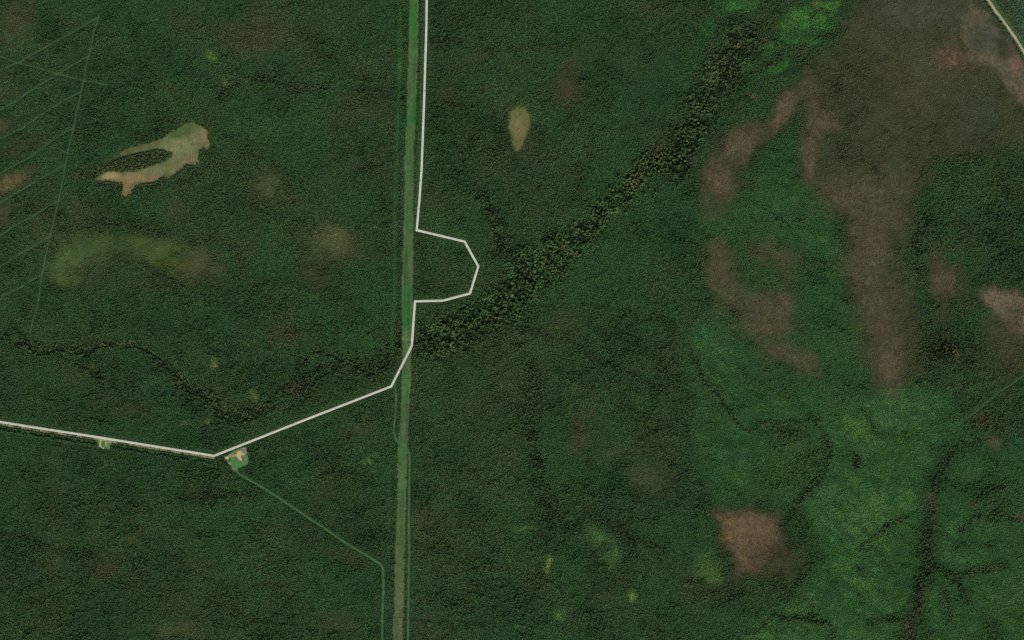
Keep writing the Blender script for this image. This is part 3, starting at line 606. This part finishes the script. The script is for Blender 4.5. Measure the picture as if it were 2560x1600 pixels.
# ------------------------------------------------------------------ mesh building
def link_mesh(name, verts, faces, mats, kind=None, tint=None, parent=None, matidx=None):
    me = bpy.data.meshes.new(name)
    verts = np.asarray(verts, dtype=np.float32); faces = np.asarray(faces, dtype=np.int32)
    k = faces.shape[1]
    me.vertices.add(len(verts)); me.vertices.foreach_set('co', verts.ravel())
    me.loops.add(faces.size); me.loops.foreach_set('vertex_index', faces.ravel())
    me.polygons.add(len(faces)); me.polygons.foreach_set('loop_start', np.arange(0, faces.size, k, dtype=np.int32))
    me.polygons.foreach_set('loop_total', np.full(len(faces), k, dtype=np.int32))
    for m in mats: me.materials.append(m)
    if matidx is not None: me.polygons.foreach_set('material_index', np.asarray(matidx, dtype=np.int32))
    me.update(calc_edges=True)
    if tint is not None:
        ca = me.color_attributes.new('tint', 'FLOAT_COLOR', 'POINT')
        ca.data.foreach_set('color', np.concatenate([tint, np.ones((len(tint), 1))], 1).astype(np.float32).ravel())
    o = bpy.data.objects.new(name, me); COLL.objects.link(o)
    if kind: o['kind'] = kind
    if parent: o.parent = parent
    return o
def label(o, text, cat, group=None):
    o['label'] = text; o['category'] = cat
    if group: o['group'] = group

def grid_faces(nx, ny):
    i = np.arange((ny - 1) * (nx - 1)); r, c = i // (nx - 1), i % (nx - 1); a = r * nx + c
    return np.stack([a, a + nx, a + nx + 1, a + 1], 1)

# ground: fine in the view, stretched cells out to the horizon
def axis(a, b, step, far):
    core = np.arange(a, b + step, step)
    e = [step * 1.6 ** k for k in range(1, 40)]; e = np.cumsum(e); e = e[e < far]
    return np.concatenate([core[0] - e[::-1], core, core[-1] + e])
ax, ay = axis(-320, 2880, 4.0, 16000), axis(-240, 1840, 4.0, 16000)
QX, QY = np.meshgrid(ax, ay)
gz = zat(QX, QY); wx, wy = W(QX, QY)
tint = samp(fields['g'], QX, QY) * (1 + .25 * fbm(QX, QY, 12, 71, 2)[..., None])
ground = link_mesh('ground', np.stack([wx, wy, gz], -1).reshape(-1, 3), grid_faces(len(ax), len(ay)), [M_GROUND], 'structure', tint.reshape(-1, 3))
ground['label'] = 'dark boreal ground of moss, heath and brown bog under the forest'

def patch(name, shape, step, colfn, mat, lift=.4, kind='structure', thr=.15):
    """open patch of land: its own sheet of cells where the traced shape covers"""
    x0, y0, x1, y1 = shape.box()
    xs, ys = np.arange(x0, x1, step), np.arange(y0, y1, step)
    X, Y = np.meshgrid(xs, ys)
    m = shape(X, Y)
    f = grid_faces(len(xs), len(ys)); mf = m.ravel()[f].mean(1); f = f[mf > thr]
    used, inv = np.unique(f, return_inverse=True); f = inv.reshape(-1, 4)
    xx, yy = X.ravel()[used], Y.ravel()[used]
    wx, wy = W(xx, yy)
    z = zat(xx, yy) + lift * np.clip(sm(thr - .1, thr + .35, m.ravel()[used]), .25, 1) + .12 * fbm(xx, yy, 3, 81, 2)
    return link_mesh(name, np.stack([wx, wy, z], 1), f, [mat], kind, colfn(xx, yy))
def mixc(a, b, t): return a * (1 - t[:, None]) + b * t[:, None]
def base_col(x, y): return samp(fields['g'], x, y)

def meadow_col(x, y):
    c = np.tile(gc((108, 114, 76)), (len(x), 1))
    n = fbm(x, y, 26, 91, 4)
    c = mixc(c, gc((92, 104, 62)), sm(.0, .4, n))
    for sh, col, a in ((Blob('A1', 920, 1275, 130, 50, 5, hard=.2, w=3), (136, 118, 84), 1), (Blob('A1', 1080, 1270, 90, 34, 15, hard=.2, w=3), (130, 116, 80), .9), (Blob('A1', 780, 1245, 80, 30, 0, w=2), (146, 138, 96), .9),
                       (Blob('A1', 890, 1350, 30, 60, 0, w=2), (128, 112, 76), .8), (Blob('A1', 1330, 1130, 60, 26, 30, w=2), (118, 104, 74), .7), (Blob('A1', 1440, 975, 20, 60, -10, w=2), (128, 112, 78), .6),
                       (Blob('A1', 1290, 940, 130, 50, 20, w=4), (76, 98, 58), .85), (Blob('A1', 1380, 890, 50, 26, 0, w=2), (84, 104, 66), .7), (Blob('A1', 1180, 1150, 60, 26, 20, w=3), (92, 108, 68), .6),
                       (Blob('A1', 930, 1060, 150, 34, 15, w=3), (84, 92, 58), .8), (Blob('A1', 1250, 1030, 130, 50, 10, w=3), (122, 128, 86), .7)):
        c = mixc(c, gc(col), sh(x, y) * a)
    return np.array([.88, .81, .76]) * mixc(c, gc((56, 72, 44)), 1 - sm(.2, .85, MEADOW(x, y))) * (1 + .16 * fbm(x, y, 4, 95, 3)[:, None])
def small_col(x, y):
    c = np.tile(gc((106, 106, 64)), (len(x), 1))
    c = mixc(c, gc((124, 110, 72)), Blob('F', 1226, 300, 12, 24, 0, w=2)(x, y))
    return .8 * mixc(c, gc((62, 74, 42)), 1 - sm(.15, 1, SMALL_MEADOW(x, y))) * (1 + .14 * fbm(x, y, 4, 95, 3)[:, None])
o = patch('meadow', MEADOW, 1.2, meadow_col, M_GRASS); o['label'] = 'large pale olive and tan meadow curling round a dark island of trees'
o = patch('meadow', SMALL_MEADOW, 1.2, small_col, M_GRASS); o['label'] = 'small drop-shaped yellowish meadow alone in the forest east of the mown strip'

def pad1_col(x, y):
    c = np.tile(gc((74, 108, 62)), (len(x), 1))
    c = mixc(c, gc((96, 110, 70)), sm(-.1, .5, fbm(x, y, 9, 96, 3)))
    c = mixc(c, gc((64, 116, 58)), Blob('P1', 1150, 1230, 160, 120, 0, w=1)(x, y))
    for pts, col, so in ((T('P1', (1230, 600), (1470, 560), (1500, 860), (1380, 880), (1300, 760), (1220, 700)), (118, 110, 88), 1.5), (T('P1', (840, 860), (1080, 840), (1090, 920), (860, 950)), (146, 130, 94), 1),
                         (T('P1', (1120, 720), (1230, 710), (1300, 780), (1390, 850), (1310, 890), (1250, 880), (1240, 960), (1310, 1070), (1230, 1090), (1120, 980), (1080, 880)), (186, 156, 120), 1.2),
                         (T('P1', (600, 975), (780, 910), (800, 1000), (720, 1025), (630, 1020)), (180, 160, 120), .8), (T('P1', (760, 860), (850, 810), (860, 900), (780, 930)), (132, 124, 90), .8),
                         (T('P1', (760, 1150), (860, 1160), (870, 1290), (790, 1230)), (128, 122, 96), .8), (T('P1', (1380, 860), (1530, 850), (1545, 1100), (1430, 1000)), (84, 114, 64), 1.2)):
        c = mixc(c, gc(col), Poly(pts, so, .6)(x, y))
    for sh, col, a in ((Blob('P1', 825, 1050, 30, 90, 0, w=.5), (40, 40, 16), .95), (Blob('P1', 1290, 890, 34, 44, 0, w=.5), (120, 104, 70), .8), (Blob('P1', 1150, 860, 20, 20, 0, w=.3), (104, 84, 54), .7), (Blob('P1', 1200, 1070, 24, 18, 0, w=.3), (128, 92, 60), .7),
                       (Blob('P1', 1060, 760, 120, 40, 30, w=1), (104, 108, 76), .5)):
        c = mixc(c, gc(col), sh(x, y) * a)
    return mixc(c, gc((66, 76, 46)), 1 - sm(.3, .9, PAD1(x, y))) * (1 + .2 * fbm(x, y, 2.2, 97, 3)[:, None])
def pad2_col(x, y):
    c = np.tile(gc((82, 110, 62)), (len(x), 1))
    c = mixc(c, gc((58, 110, 52)), Blob('P2', 590, 730, 70, 130, 0, hard=.6, w=.6)(x, y))
    for pts, hw, col in ((T('P2', (500, 620), (465, 720), (460, 850), (540, 900), (600, 930)), 1.6, (176, 160, 128)), (T('P2', (690, 650), (690, 830)), 1.7, (160, 142, 96)), (T('P2', (740, 690), (840, 700)), 2.2, (148, 128, 88)),
                         (T('P2', (430, 590), (700, 605), (950, 660)), 1.2, (150, 164, 116)), (T('P2', (400, 650), (390, 830)), 1.2, (108, 110, 72))):
        c = mixc(c, gc(col), Line(pts, hw, .8, .4)(x, y))
    c = mixc(c, gc((84, 64, 40)), Blob('P2', 740, 670, 30, 20, 0, w=.3)(x, y) * .8)
    return c * (1 + .2 * fbm(x, y, 2.2, 97, 3)[:, None])
o = patch('cleared_pad', PAD1, .6, pad1_col, M_SAND); o['label'] = 'grassy clearing with bare sandy scars beside the bend of the pale road'
o = patch('cleared_pad', PAD2, .5, pad2_col, M_SAND); o['label'] = 'small green clearing with a tan rim below the pale road'

# bare bogs that show as separate brown patches
def bogpatch(sh, text):
    o = patch('bog', sh, 3.0, lambda x, y: base_col(x, y) * (1 + .22 * fbm(x, y, 9, 98, 3)[:, None]), M_GROUND, .35, thr=.5); o['label'] = text
bogpatch(Poly(T('R1', (2215, 1370), (2280, 1360), (2400, 1380), (2520, 1450), (2600, 1650), (2480, 1640), (2330, 1530), (2240, 1440)), 20, 8), 'tan bog patch running to the right edge below dark forest')
bogpatch(Poly(T('R2', (962, 900), (1050, 925), (1150, 905), (1245, 915), (1255, 1040), (1195, 1110), (1140, 1190), (1080, 1198), (1030, 1110), (985, 1010)), 26, 9), 'squarish tan-brown bog patch on its own beside the big bright green hollow')
bogpatch(Poly(T('R1', (2150, 80), (2200, -80), (2190, 0), (2240, 60), (2290, 130), (2370, 210), (2500, 380), (2520, 560), (2350, 420), (2290, 350), (2160, 260), (2110, 160)), 14, 10), 'smooth dark and pinkish bog against the corner road')
bogpatch(Blob('R2', 1330, 180, 150, 62, -27, hard=.35, w=10), 'slanting brown bog strip north of the bright green hollows')
bogpatch(Blob('R1', 1290, 500, 110, 55, 55, hard=.35, w=10), 'narrow brown bog tongue pointing up toward the creek timber')
bogpatch(Blob('R1', 1100, 690, 110, 80, 40, hard=.35, w=10), 'round brown bog patch beside the creek timber')
bogpatch(Blob('R1', 1190, 1430, 140, 100, 0, hard=.35, w=10), 'broad brown bog patch among green hollows')
bogpatch(Blob('R2', 1780, 210, 55, 100, 10, hard=.35, w=10), 'narrow reddish-brown bog at the lower tip of the long brown heath')

# ribbons
def mitre(pts):
    P = np.array(pts, float); d = np.diff(P, axis=0); d /= np.linalg.norm(d, axis=1)[:, None]
    n = np.stack([-d[:, 1], d[:, 0]], 1)
    m = np.zeros_like(P); m[0] = n[0]; m[-1] = n[-1]
    for i in range(1, len(P) - 1):
        s = n[i - 1] + n[i]; s /= max(np.linalg.norm(s), 1e-6); m[i] = s / max(.45, s @ n[i])
    return P, m
def ribbon(name, pts, offs, heights, colfn, mat, step=4.0, wob=0, lift=.5, kind='structure', parent=None):
    P, m = mitre(pts)
    PP, MM = [], []
    for i in range(len(P) - 1):
        n = max(1, int(np.linalg.norm(P[i + 1] - P[i]) / step))
        for k in range(n):
            t = k / n; PP.append(P[i] * (1 - t) + P[i + 1] * t)
            nn = np.array([-(P[i + 1] - P[i])[1], (P[i + 1] - P[i])[0]]) / np.linalg.norm(P[i + 1] - P[i])
            MM.append(m[i] if k == 0 else nn)
    PP.append(P[-1]); MM.append(m[-1]); PP = np.array(PP); MM = np.array(MM)
    X = PP[:, 0:1] + MM[:, 0:1] * np.array(offs)[None]; Y = PP[:, 1:2] + MM[:, 1:2] * np.array(offs)[None]
    if wob:
        e = np.zeros(len(offs)); e[0] = -1; e[-1] = 1
        w_ = wob * np.stack([fbm(PP[:, 0] + 50 * s, PP[:, 1], 7, 99, 3) for s in range(len(offs))], 1) * np.abs(e)[None]
        X += MM[:, 0:1] * w_; Y += MM[:, 1:2] * w_
    Z = zat(X, Y) + lift + np.array(heights)[None]
    wx, wy = W(X, Y)
    t = colfn(X.ravel(), Y.ravel(), np.tile(np.array(offs), len(PP)))
    return link_mesh(name, np.stack([wx, wy, Z], -1).reshape(-1, 3), grid_faces(len(offs), len(PP)), [mat], kind, t, parent)

def strip_col(x, y):
    yy = np.array([s[0] for s in STRIP]); l = np.interp(y, yy, [s[1] for s in STRIP]); r = np.interp(y, yy, [s[2] for s in STRIP])
    t = (x - l) / (r - l)
    c = np.tile(gc((60, 84, 48)), (len(x), 1))
    c = mixc(c, gc((76, 98, 58)), sm(-.2, .5, fbm(x * 3, y, 60, 101, 4)))
    c = mixc(c, gc((50, 90, 46)), sm(.05, .45, fbm(x * 2, y * .7, 70, 105, 4)))
    for y0, y1, col, a in ((-60, 640, (52, 96, 46), .5), (0, 110, (50, 96, 42), .7), (255, 310, (46, 92, 46), .9), (590, 640, (62, 96, 46), .5), (720, 830, (42, 92, 42), .9), (940, 1000, (48, 104, 46), .9), (1105, 1135, (48, 96, 46), .9),
                           (1170, 1230, (76, 104, 56), .6), (1440, 1500, (78, 92, 58), .6), (1240, 1700, (78, 88, 54), .55), (400, 520, (66, 92, 54), .6)):
        c = mixc(c, gc(col), sm(y0 - 15, y0 + 15, y) * (1 - sm(y1 - 15, y1 + 15, y)) * a)
    e = fbm(x * 4, y, 30, 108, 3)
    stk = fbm(t * 60, y * .10, 9, 211, 3)
    c = c * (1 + .28 * stk)[:, None]; c = mixc(c, gc((84, 92, 62)), sm(.12, .4, fbm(t * 60, y * .15, 12, 215, 3)) * .7)
    c = mixc(c, gc((100, 94, 72)), (1 - sm(.02, .16, t + .05 * e)) * sm(-.3, .3, fbm(x * 0, y, 45, 110, 3) + .1) * .75)
    c = mixc(c, gc((102, 84, 66)), sm(.78, .93, t + .1 * e) * sm(-.3, .2, fbm(x * 0 + 9, y, 40, 112, 3) + .1) * .75)
    c = mixc(c, gc((88, 104, 70)), (1 - sm(.0, .05, np.abs(t - .2))) * .35)
    return c * (1 + .16 * fbm(x, y, 4, 115, 3)[:, None])
o = patch('grass_strip', STRIP_POLY, 1.5, strip_col, M_GRASS, .45, thr=.45); o['label'] = 'long straight mown green corridor cut north to south through the forest'

def track_col(st):
    def f(x, y, o_):
        c = np.tile(gc((40, 62, 38)) if st < .75 else gc((66, 86, 54)), (len(x), 1)) if st < 1.3 else np.tile(gc((66, 100, 58)), (len(x), 1))
        return mixc(c, base_col(x, y), np.full(len(x), .25)) * (1 + .2 * fbm(x, y, 6, 118, 3)[:, None])
    return f
TLAB = ['long thin north-south cut line crossed by slanting cuts', 'slanting cut line that ends at the top of the long cut line', 'faint uppermost slanting cut line', 'slanting cut line meeting the long cut just above the crossing',
        'faint crooked cut line splitting off above the crossing', 'slanting cut line meeting the long cut just below the crossing', 'short slanting cut line fading westward', 'slanting cut line level with the meadow',
        'slanting cut line just below the meadow', 'cut line running east-southeast through the crossing', 'slanting cut line above the yellow-green crescent', 'lowest slanting cut line, bent near its western end',
        'tiny spur track off the lowest slanting cut', 'diagonal green track from the sandy clearing, turning south beside the strip', 'narrow green track just east of the mown strip', 'short crooked green track just west of the mown strip',
        'faint east-west cut line crossing the strip near its south end', 'narrow green cut line slanting in from the east edge', 'faint winding footpath in the forest south of the road', 'short footpath leaving the road southward']
for (p, hw, st), tl in zip(TRACKS, TLAB):
    o = ribbon('forest_track', p, [-hw * 1.15, -hw * .4, hw * .4, hw * 1.15], [-.1, .05, .05, -.1], track_col(st), M_GRASS, 5, .5, .5); o['label'] = tl

def stream_col(x, y, o_): return np.tile(np.array([.03, .022, .012]), (len(x), 1))
o = ribbon('stream', stream_s, [-.7, 0, .7], [0, 0, 0], stream_col, M_WATER, 4, .3, .35); o['label'] = 'narrow dark peaty creek winding through tall timber'

def road_mid(x, y, o_):
    c = np.tile(lin((192, 186, 168)) / .84, (len(x), 1))
    return mixc(c, lin((196, 178, 162)) / .84, sm(0, .4, fbm(x, y, 14, 121, 2)) * .6) * (1 + .07 * fbm(x, y, 3, 123, 2)[:, None])
def road_edge(x, y, o_):
    return np.tile(lin((222, 222, 198)) / .84, (len(x), 1)) * (1 + .06 * fbm(x, y, 5, 125, 2)[:, None])
road = ribbon('road', ROAD, [-1.35, -.6, .6, 1.35], [.32, .42, .42, .32], road_mid, M_MAPLINE, 5, 0, .7)  # map overlay line of a road, built as a raised pale ribbon
road['label'] = 'pale overlaid map line of a road bending round through the forest'
for s in (-1, 1):
    of, hh = [1.36, 1.95, 2.5], [.45, .5, .0]
    if s < 0: of, hh = [-2.5, -1.95, -1.36], [.0, .5, .45]
    ribbon('map_line_edge', ROAD, of, hh, road_edge, M_MAPLINE, 5, 0, .7, kind=None, parent=road)  # lighter border lines of the map overlay
def ne_col(x, y, o_):
    c = mixc(np.tile(gc((164, 148, 122)), (len(x), 1)), gc((172, 146, 124)), sm(0, .4, fbm(x, y, 12, 131, 2)))
    return mixc(c, gc((96, 92, 68)), sm(2.0, 3.4, np.abs(o_) + .5 * fbm(x, y, 6, 133, 2))) * (1 + .12 * fbm(x, y, 3, 135, 2)[:, None])
o = ribbon('road', NEROAD, [-4.0, -2.3, -.7, .7, 2.3, 4.0], [-.2, .2, .3, .3, .2, -.2], ne_col, M_SAND, 3, .6, .6)
o['label'] = 'tan dirt road slanting across the upper corner between tree rows'
# rough pale verge scraps along the western road
vr = 0
west_line = resample(shift(WEST, 0, 6.2), 1.0)
def verge_col(x, y): return np.tile(gc((132, 126, 88)), (len(x), 1)) * (1 + .35 * fbm(x, y, 3, 137, 3)[:, None])
class Verge:
    def __init__(s): s.l = Line(shift(WEST, 0, 5.6), 1.6, .8, 1.2)
    def box(s): return s.l.box()
    def __call__(s, x, y): return s.l(x, y) * sm(-.12, .12, fbm(x, y, 11, 139, 3) + .06)
o = patch('verge', Verge(), .9, verge_col, M_SAND, .35); o['label'] = 'broken pale gravel verge along the south side of the western road'

# ------------------------------------------------------------------ trees
def spruce_parts(seed, tiers=4, n=7):
    r = random.Random(seed); V, F = [], []
    for t in range(tiers):
        z0 = .12 + .72 * t / tiers; z1 = min(1.0, z0 + .42); rad = (1 - t / tiers) ** .8 * .98 + .06
        b = len(V); ph = r.random() * 6.28
        for i in range(n):
            a = ph + 6.283 * i / n + r.uniform(-.15, .15); q = rad * r.uniform(.72, 1.1)
            V.append((q * math.cos(a), q * math.sin(a), z0 + r.uniform(-.04, .03)))
        V.append((r.uniform(-.04, .04), r.uniform(-.04, .04), z1))
        for i in range(n): F.append((b + i, b + (i + 1) % n, b + n))
    return V, F
def broad_parts(seed, flat=1.0, rough=.28):
    r = random.Random(seed); bm = bmesh.new(); bmesh.ops.create_icosphere(bm, subdivisions=2, radius=1)
    off = {}
    V = []
    lobes = [(r.uniform(-1, 1), r.uniform(-1, 1), r.uniform(0, 1), r.uniform(.12, .3)) for _ in range(6)]
    for v in bm.verts:
        c = v.co.normalized(); k = 1.0
        for lx, ly, lz, am in lobes:
            L = math.sqrt(lx * lx + ly * ly + lz * lz) + 1e-6
            k += am * max(0, (c.x * lx + c.y * ly + c.z * lz) / L) ** 6
        k *= .82 + r.uniform(-rough, rough) * .6
        V.append((c.x * k, c.y * k, .60 + c.z * k * .38 * flat))
    F = [tuple(x.index for x in f.verts) for f in bm.faces]; bm.free()
    return V, F
def pine_parts(seed):
    r = random.Random(seed); V, F = [], []
    for t in range(5):
        b = len(V); cx, cy, cz = r.uniform(-.45, .45), r.uniform(-.45, .45), r.uniform(.55, .92)
        q = r.uniform(.35, .6)
        for i in range(6):
            a = 6.283 * i / 6 + r.uniform(-.3, .3); V.append((cx + q * math.cos(a) * r.uniform(.7, 1.1), cy + q * math.sin(a) * r.uniform(.7, 1.1), cz))
        V.append((cx, cy, cz + .14)); V.append((cx, cy, cz - .10))
        for i in range(6): F += [(b + i, b + (i + 1) % 6, b + 6), (b + (i + 1) % 6, b + i, b + 7)]
    return V, F
def trunk_parts(r0=.07, top=.8):
    V = [(r0 * math.cos(a), r0 * math.sin(a), -.05) for a in (0, 2.09, 4.19)] + [(r0 * .3 * math.cos(a), r0 * .3 * math.sin(a), top) for a in (0, 2.09, 4.19)]
    F = [(0, 1, 4), (0, 4, 3), (1, 2, 5), (1, 5, 4), (2, 0, 3), (2, 3, 5)]
    return V, F
def join(a, b):
    V = a[0] + b[0]; k = len(a[0]); return V, a[1] + [tuple(i + k for i in f) for f in b[1]], [0] * len(a[1]) + [1] * len(b[1])
protos = {}
def proto_coll(kind, builders, bark):
    col = bpy.data.collections.new('variants_' + kind)
    for b in builders:
        V, F, mi = join(b, trunk_parts())
        o = link_mesh(kind + '_variant', V, F, [M_LEAF_I, bark], matidx=mi)
        COLL.objects.unlink(o); col.objects.link(o)
    return col
PC = {'spruce': proto_coll('spruce', [spruce_parts(s) for s in range(5)], M_BARK),
      'broad': proto_coll('broadleaf', [broad_parts(s) for s in range(10, 16)], M_BARKW),
      'pine': proto_coll('pine', [pine_parts(s) for s in range(20, 25)], M_BARK),
      'shrub': proto_coll('shrub', [broad_parts(s, 1.2, .35) for s in range(30, 34)], M_BARK)}

def scatter(name, coll, px, py, rad, hgt, tint, text):
    n = len(px); wx, wy = W(px, py); z = zat(px, py) - .1
    me = bpy.data.meshes.new(name); me.vertices.add(n)
    me.vertices.foreach_set('co', np.stack([wx, wy, z], 1).astype(np.float32).ravel())
    a = me.attributes.new('size', 'FLOAT_VECTOR', 'POINT'); a.data.foreach_set('vector', np.stack([rad, rad * rng.uniform(.85, 1.15, n), hgt], 1).astype(np.float32).ravel())
    a = me.attributes.new('turn', 'FLOAT', 'POINT'); a.data.foreach_set('value', rng.uniform(0, 6.283, n).astype(np.float32))
    a = me.attributes.new('pick', 'INT', 'POINT'); a.data.foreach_set('value', rng.integers(0, len(coll.objects), n).astype(np.int32))
    a = me.attributes.new('tint', 'FLOAT_COLOR', 'POINT'); a.data.foreach_set('color', np.concatenate([tint, np.ones((n, 1))], 1).astype(np.float32).ravel())
    o = bpy.data.objects.new(name, me); COLL.objects.link(o)
    ng = bpy.data.node_groups.new(name + '_nodes', 'GeometryNodeTree')
    ng.interface.new_socket('Geometry', in_out='INPUT', socket_type='NodeSocketGeometry'); ng.interface.new_socket('Geometry', in_out='OUTPUT', socket_type='NodeSocketGeometry')
    N, L = ng.nodes, ng.links
    gi, go = N.new('NodeGroupInput'), N.new('NodeGroupOutput')
    m2p = N.new('GeometryNodeMeshToPoints'); ip = N.new('GeometryNodeInstanceOnPoints')
    ci = N.new('GeometryNodeCollectionInfo'); ci.inputs['Collection'].default_value = coll; ci.inputs['Separate Children'].default_value = True; ci.inputs['Reset Children'].default_value = True
    ip.inputs['Pick Instance'].default_value = True
    def named(t, nm):
        q = N.new('GeometryNodeInputNamedAttribute'); q.data_type = t; q.inputs['Name'].default_value = nm; return q.outputs['Attribute']
    cx = N.new('ShaderNodeCombineXYZ'); L.new(named('FLOAT', 'turn'), cx.inputs['Z'])
    L.new(gi.outputs[0], m2p.inputs['Mesh']); L.new(m2p.outputs['Points'], ip.inputs['Points']); L.new(ci.outputs[0], ip.inputs['Instance'])
    L.new(named('INT', 'pick'), ip.inputs['Instance Index']); L.new(cx.outputs[0], ip.inputs['Rotation']); L.new(named('FLOAT_VECTOR', 'size'), ip.inputs['Scale'])
    L.new(ip.outputs['Instances'], go.inputs[0])
    md = o.modifiers.new('scatter', 'NODES'); md.node_group = ng
    o['kind'] = 'stuff'; o['label'] = text
    return o

SP = 2.55                                   # spacing of the canopy, photograph pixels
tx = np.arange(-150, 2710, SP); ty = np.arange(-130, 1730, SP * .9)
X, Y = np.meshgrid(tx, ty); X[1::2] += SP / 2
X = (X + rng.uniform(-.55, .55, X.shape) * SP).ravel(); Y = (Y + rng.uniform(-.5, .5, Y.shape) * SP).ravel()
d = samp(fields['d'], X, Y); h = samp(fields['h'], X, Y); k = samp(fields['k'], X, Y)
# tall rough stands have wider crowns set further apart
keep = rng.random(len(X)) < d * np.clip(1.36 - .42 * h, .42, 1)
X, Y, d, h, k = X[keep], Y[keep], d[keep], h[keep], k[keep]
tint = samp(fields['c'], X, Y)
n = len(X)
clump = fbm(X, Y, 7, 141, 2)
tint = tint * (1 + .07 * rng.normal(0, 1, n).clip(-1.6, 2.2)[:, None]) * (1 + .07 * clump[:, None])
hue = rng.normal(0, 1, n) * .06
tint = tint * np.stack([1 + hue * 1.2, 1 + hue * .1, 1 - hue * .4], 1)
rnd = rng.random(n)
hv = h * rng.uniform(.8, 1.2, n) * (1 + .25 * clump)
isb = (d < .7) & (k > .5)
is_pine = isb & (rnd < .8)
is_spr = ~is_pine & (rnd < k)
is_shr = ~is_pine & ~is_spr & (h < .55)
is_br = ~is_pine & ~is_spr & ~is_shr
m = is_spr; scatter('spruce_forest', PC['spruce'], X[m], Y[m], 2.6 * hv[m] ** .62 * rng.uniform(.8, 1.15, m.sum()), 6.5 * hv[m] ** 1.5, tint[m] * .97, 'dense dark spruce forest covering the land')
m = is_br; scatter('birch_forest', PC['broad'], X[m], Y[m], 3.3 * hv[m] ** .68 * rng.uniform(.8, 1.2, m.sum()), 5.0 * hv[m] ** 1.5, tint[m], 'mid green birch and aspen canopy filling the forest')
m = is_pine; scatter('bog_pine_scrub', PC['pine'], X[m], Y[m], 2.2 * rng.uniform(.6, 1.1, m.sum()), 5.0 * hv[m] / .5 * .8, tint[m], 'sparse stunted pines standing on brown bog')
m = is_shr; scatter('willow_thicket', PC['shrub'], X[m], Y[m], 2.9 * rng.uniform(.7, 1.25, m.sum()), 6.5 * hv[m], tint[m], 'low bright green willow and young birch thicket')
print('trees', n, is_spr.sum(), is_br.sum(), is_pine.sum(), is_shr.sum())

# single trees that stand out: along the road, round the meadow and in the creek timber
def raw_mesh(name, parts, mat):
    o = link_mesh(name, parts[0], parts[1], [mat]); me = o.data; bpy.data.objects.remove(o); return me
CROWN_S = [raw_mesh('crown', spruce_parts(s + 50, 6, 9), M_LEAF_O) for s in range(5)]
CROWN_B = [raw_mesh('crown', broad_parts(s + 60), M_LEAF_O) for s in range(5)]
TRUNK = raw_mesh('trunk', trunk_parts(.06, .85), M_BARK)
def tree(kind, px, py, rad, hgt, col, text, group):
    e = bpy.data.objects.new('spruce_tree' if kind == 's' else 'aspen_tree', None)
    x, y = W(px, py); e.location = (x, y, float(zat(px, py)) - .1); e.scale = (rad, rad, hgt); e.rotation_euler = (0, 0, random.random() * 6.28)
    e.empty_display_size = .5
    COLL.objects.link(e); label(e, text, 'tree', group)
    for nm, me in (('crown', random.choice(CROWN_S if kind == 's' else CROWN_B)), ('trunk', TRUNK)):
        c = bpy.data.objects.new(nm, me); COLL.objects.link(c); c.parent = e
        if nm == 'crown': v = cc(col) * random.uniform(.7, 1.25); c.color = (*v, 1)
w1 = resample(shift(WEST, 0, 11.2), 4.6)
for x, y in w1:
    if x < -8 or 240 < x < 286 or x > 530: continue
    if random.random() < .18: continue
    tree('s', x + random.uniform(-1, 1), y + random.uniform(-.8, .8), random.uniform(2.6, 3.8), random.uniform(13, 19), (36, 56, 38), *(('dark spruce in the roadside row west of the small green clearing', 'spruces in the roadside row west of the small clearing') if x < 250 else ('dark spruce in the roadside row between the two clearings', 'spruces in the roadside row between the clearings')))
rim = [p for p in MEADOW_PTS if p[1] > 372 + max(0, 420 - p[0]) * .6]
rim = MEADOW_PTS[-30:]
for x, y in resample(rim, 4.2):
    dx, dy = random.uniform(-1, 1), random.uniform(.8, 2.2)
    if float(MEADOW(np.array([x + dx]), np.array([y + dy]))[0]) < .6:
        tree('s', x + dx, y + dy, random.uniform(3.4, 4.8), random.uniform(16, 21), (38, 58, 40), *(('tall spruce on the rim by the narrow southern spur of the large olive meadow', 'spruces by the meadow spur') if x < 345 else ('tall spruce on the scalloped southeastern rim of the large olive meadow', 'spruces on the southeast rim of the meadow')))
for x, y in resample(T('A1', (1215, 1100), (1165, 1075), (1110, 1070), (1050, 1082), (960, 1094), (880, 1120), (800, 1155)), 4.5):
    tree('s', x, y + random.uniform(0, 1.5), random.uniform(3.2, 4.4), random.uniform(15, 20), (40, 58, 40), 'tall spruce on the upper edge of the tree island inside the meadow', 'spruces on the meadow island')
cnt = 0
path = resample(CORR[16:26], 1.0)
while cnt < 110:
    x, y = random.choice(path); a = random.gauss(0, 20); x += a * .7 + random.gauss(0, 8); y += a * .7 + random.gauss(0, 8)
    if not (1130 < x < 1780): continue
    sec = 'beside the pale road loop' if x < 1400 else ('midway up the slanting creek corridor' if x < 1650 else 'in the dark upper end of the creek corridor')
    kk, wd = ('b', 'broad rounded aspen crown') if random.random() < .6 else ('s', 'large pointed spruce crown')
    tree(kk, x, y, random.uniform(5.5, 8), random.uniform(20, 27), random.choice([(48, 72, 46), (42, 64, 40), (52, 72, 46), (38, 56, 38)]),
         wd + ' standing ' + sec, wd + 's ' + sec)
    cnt += 1
print('script done')
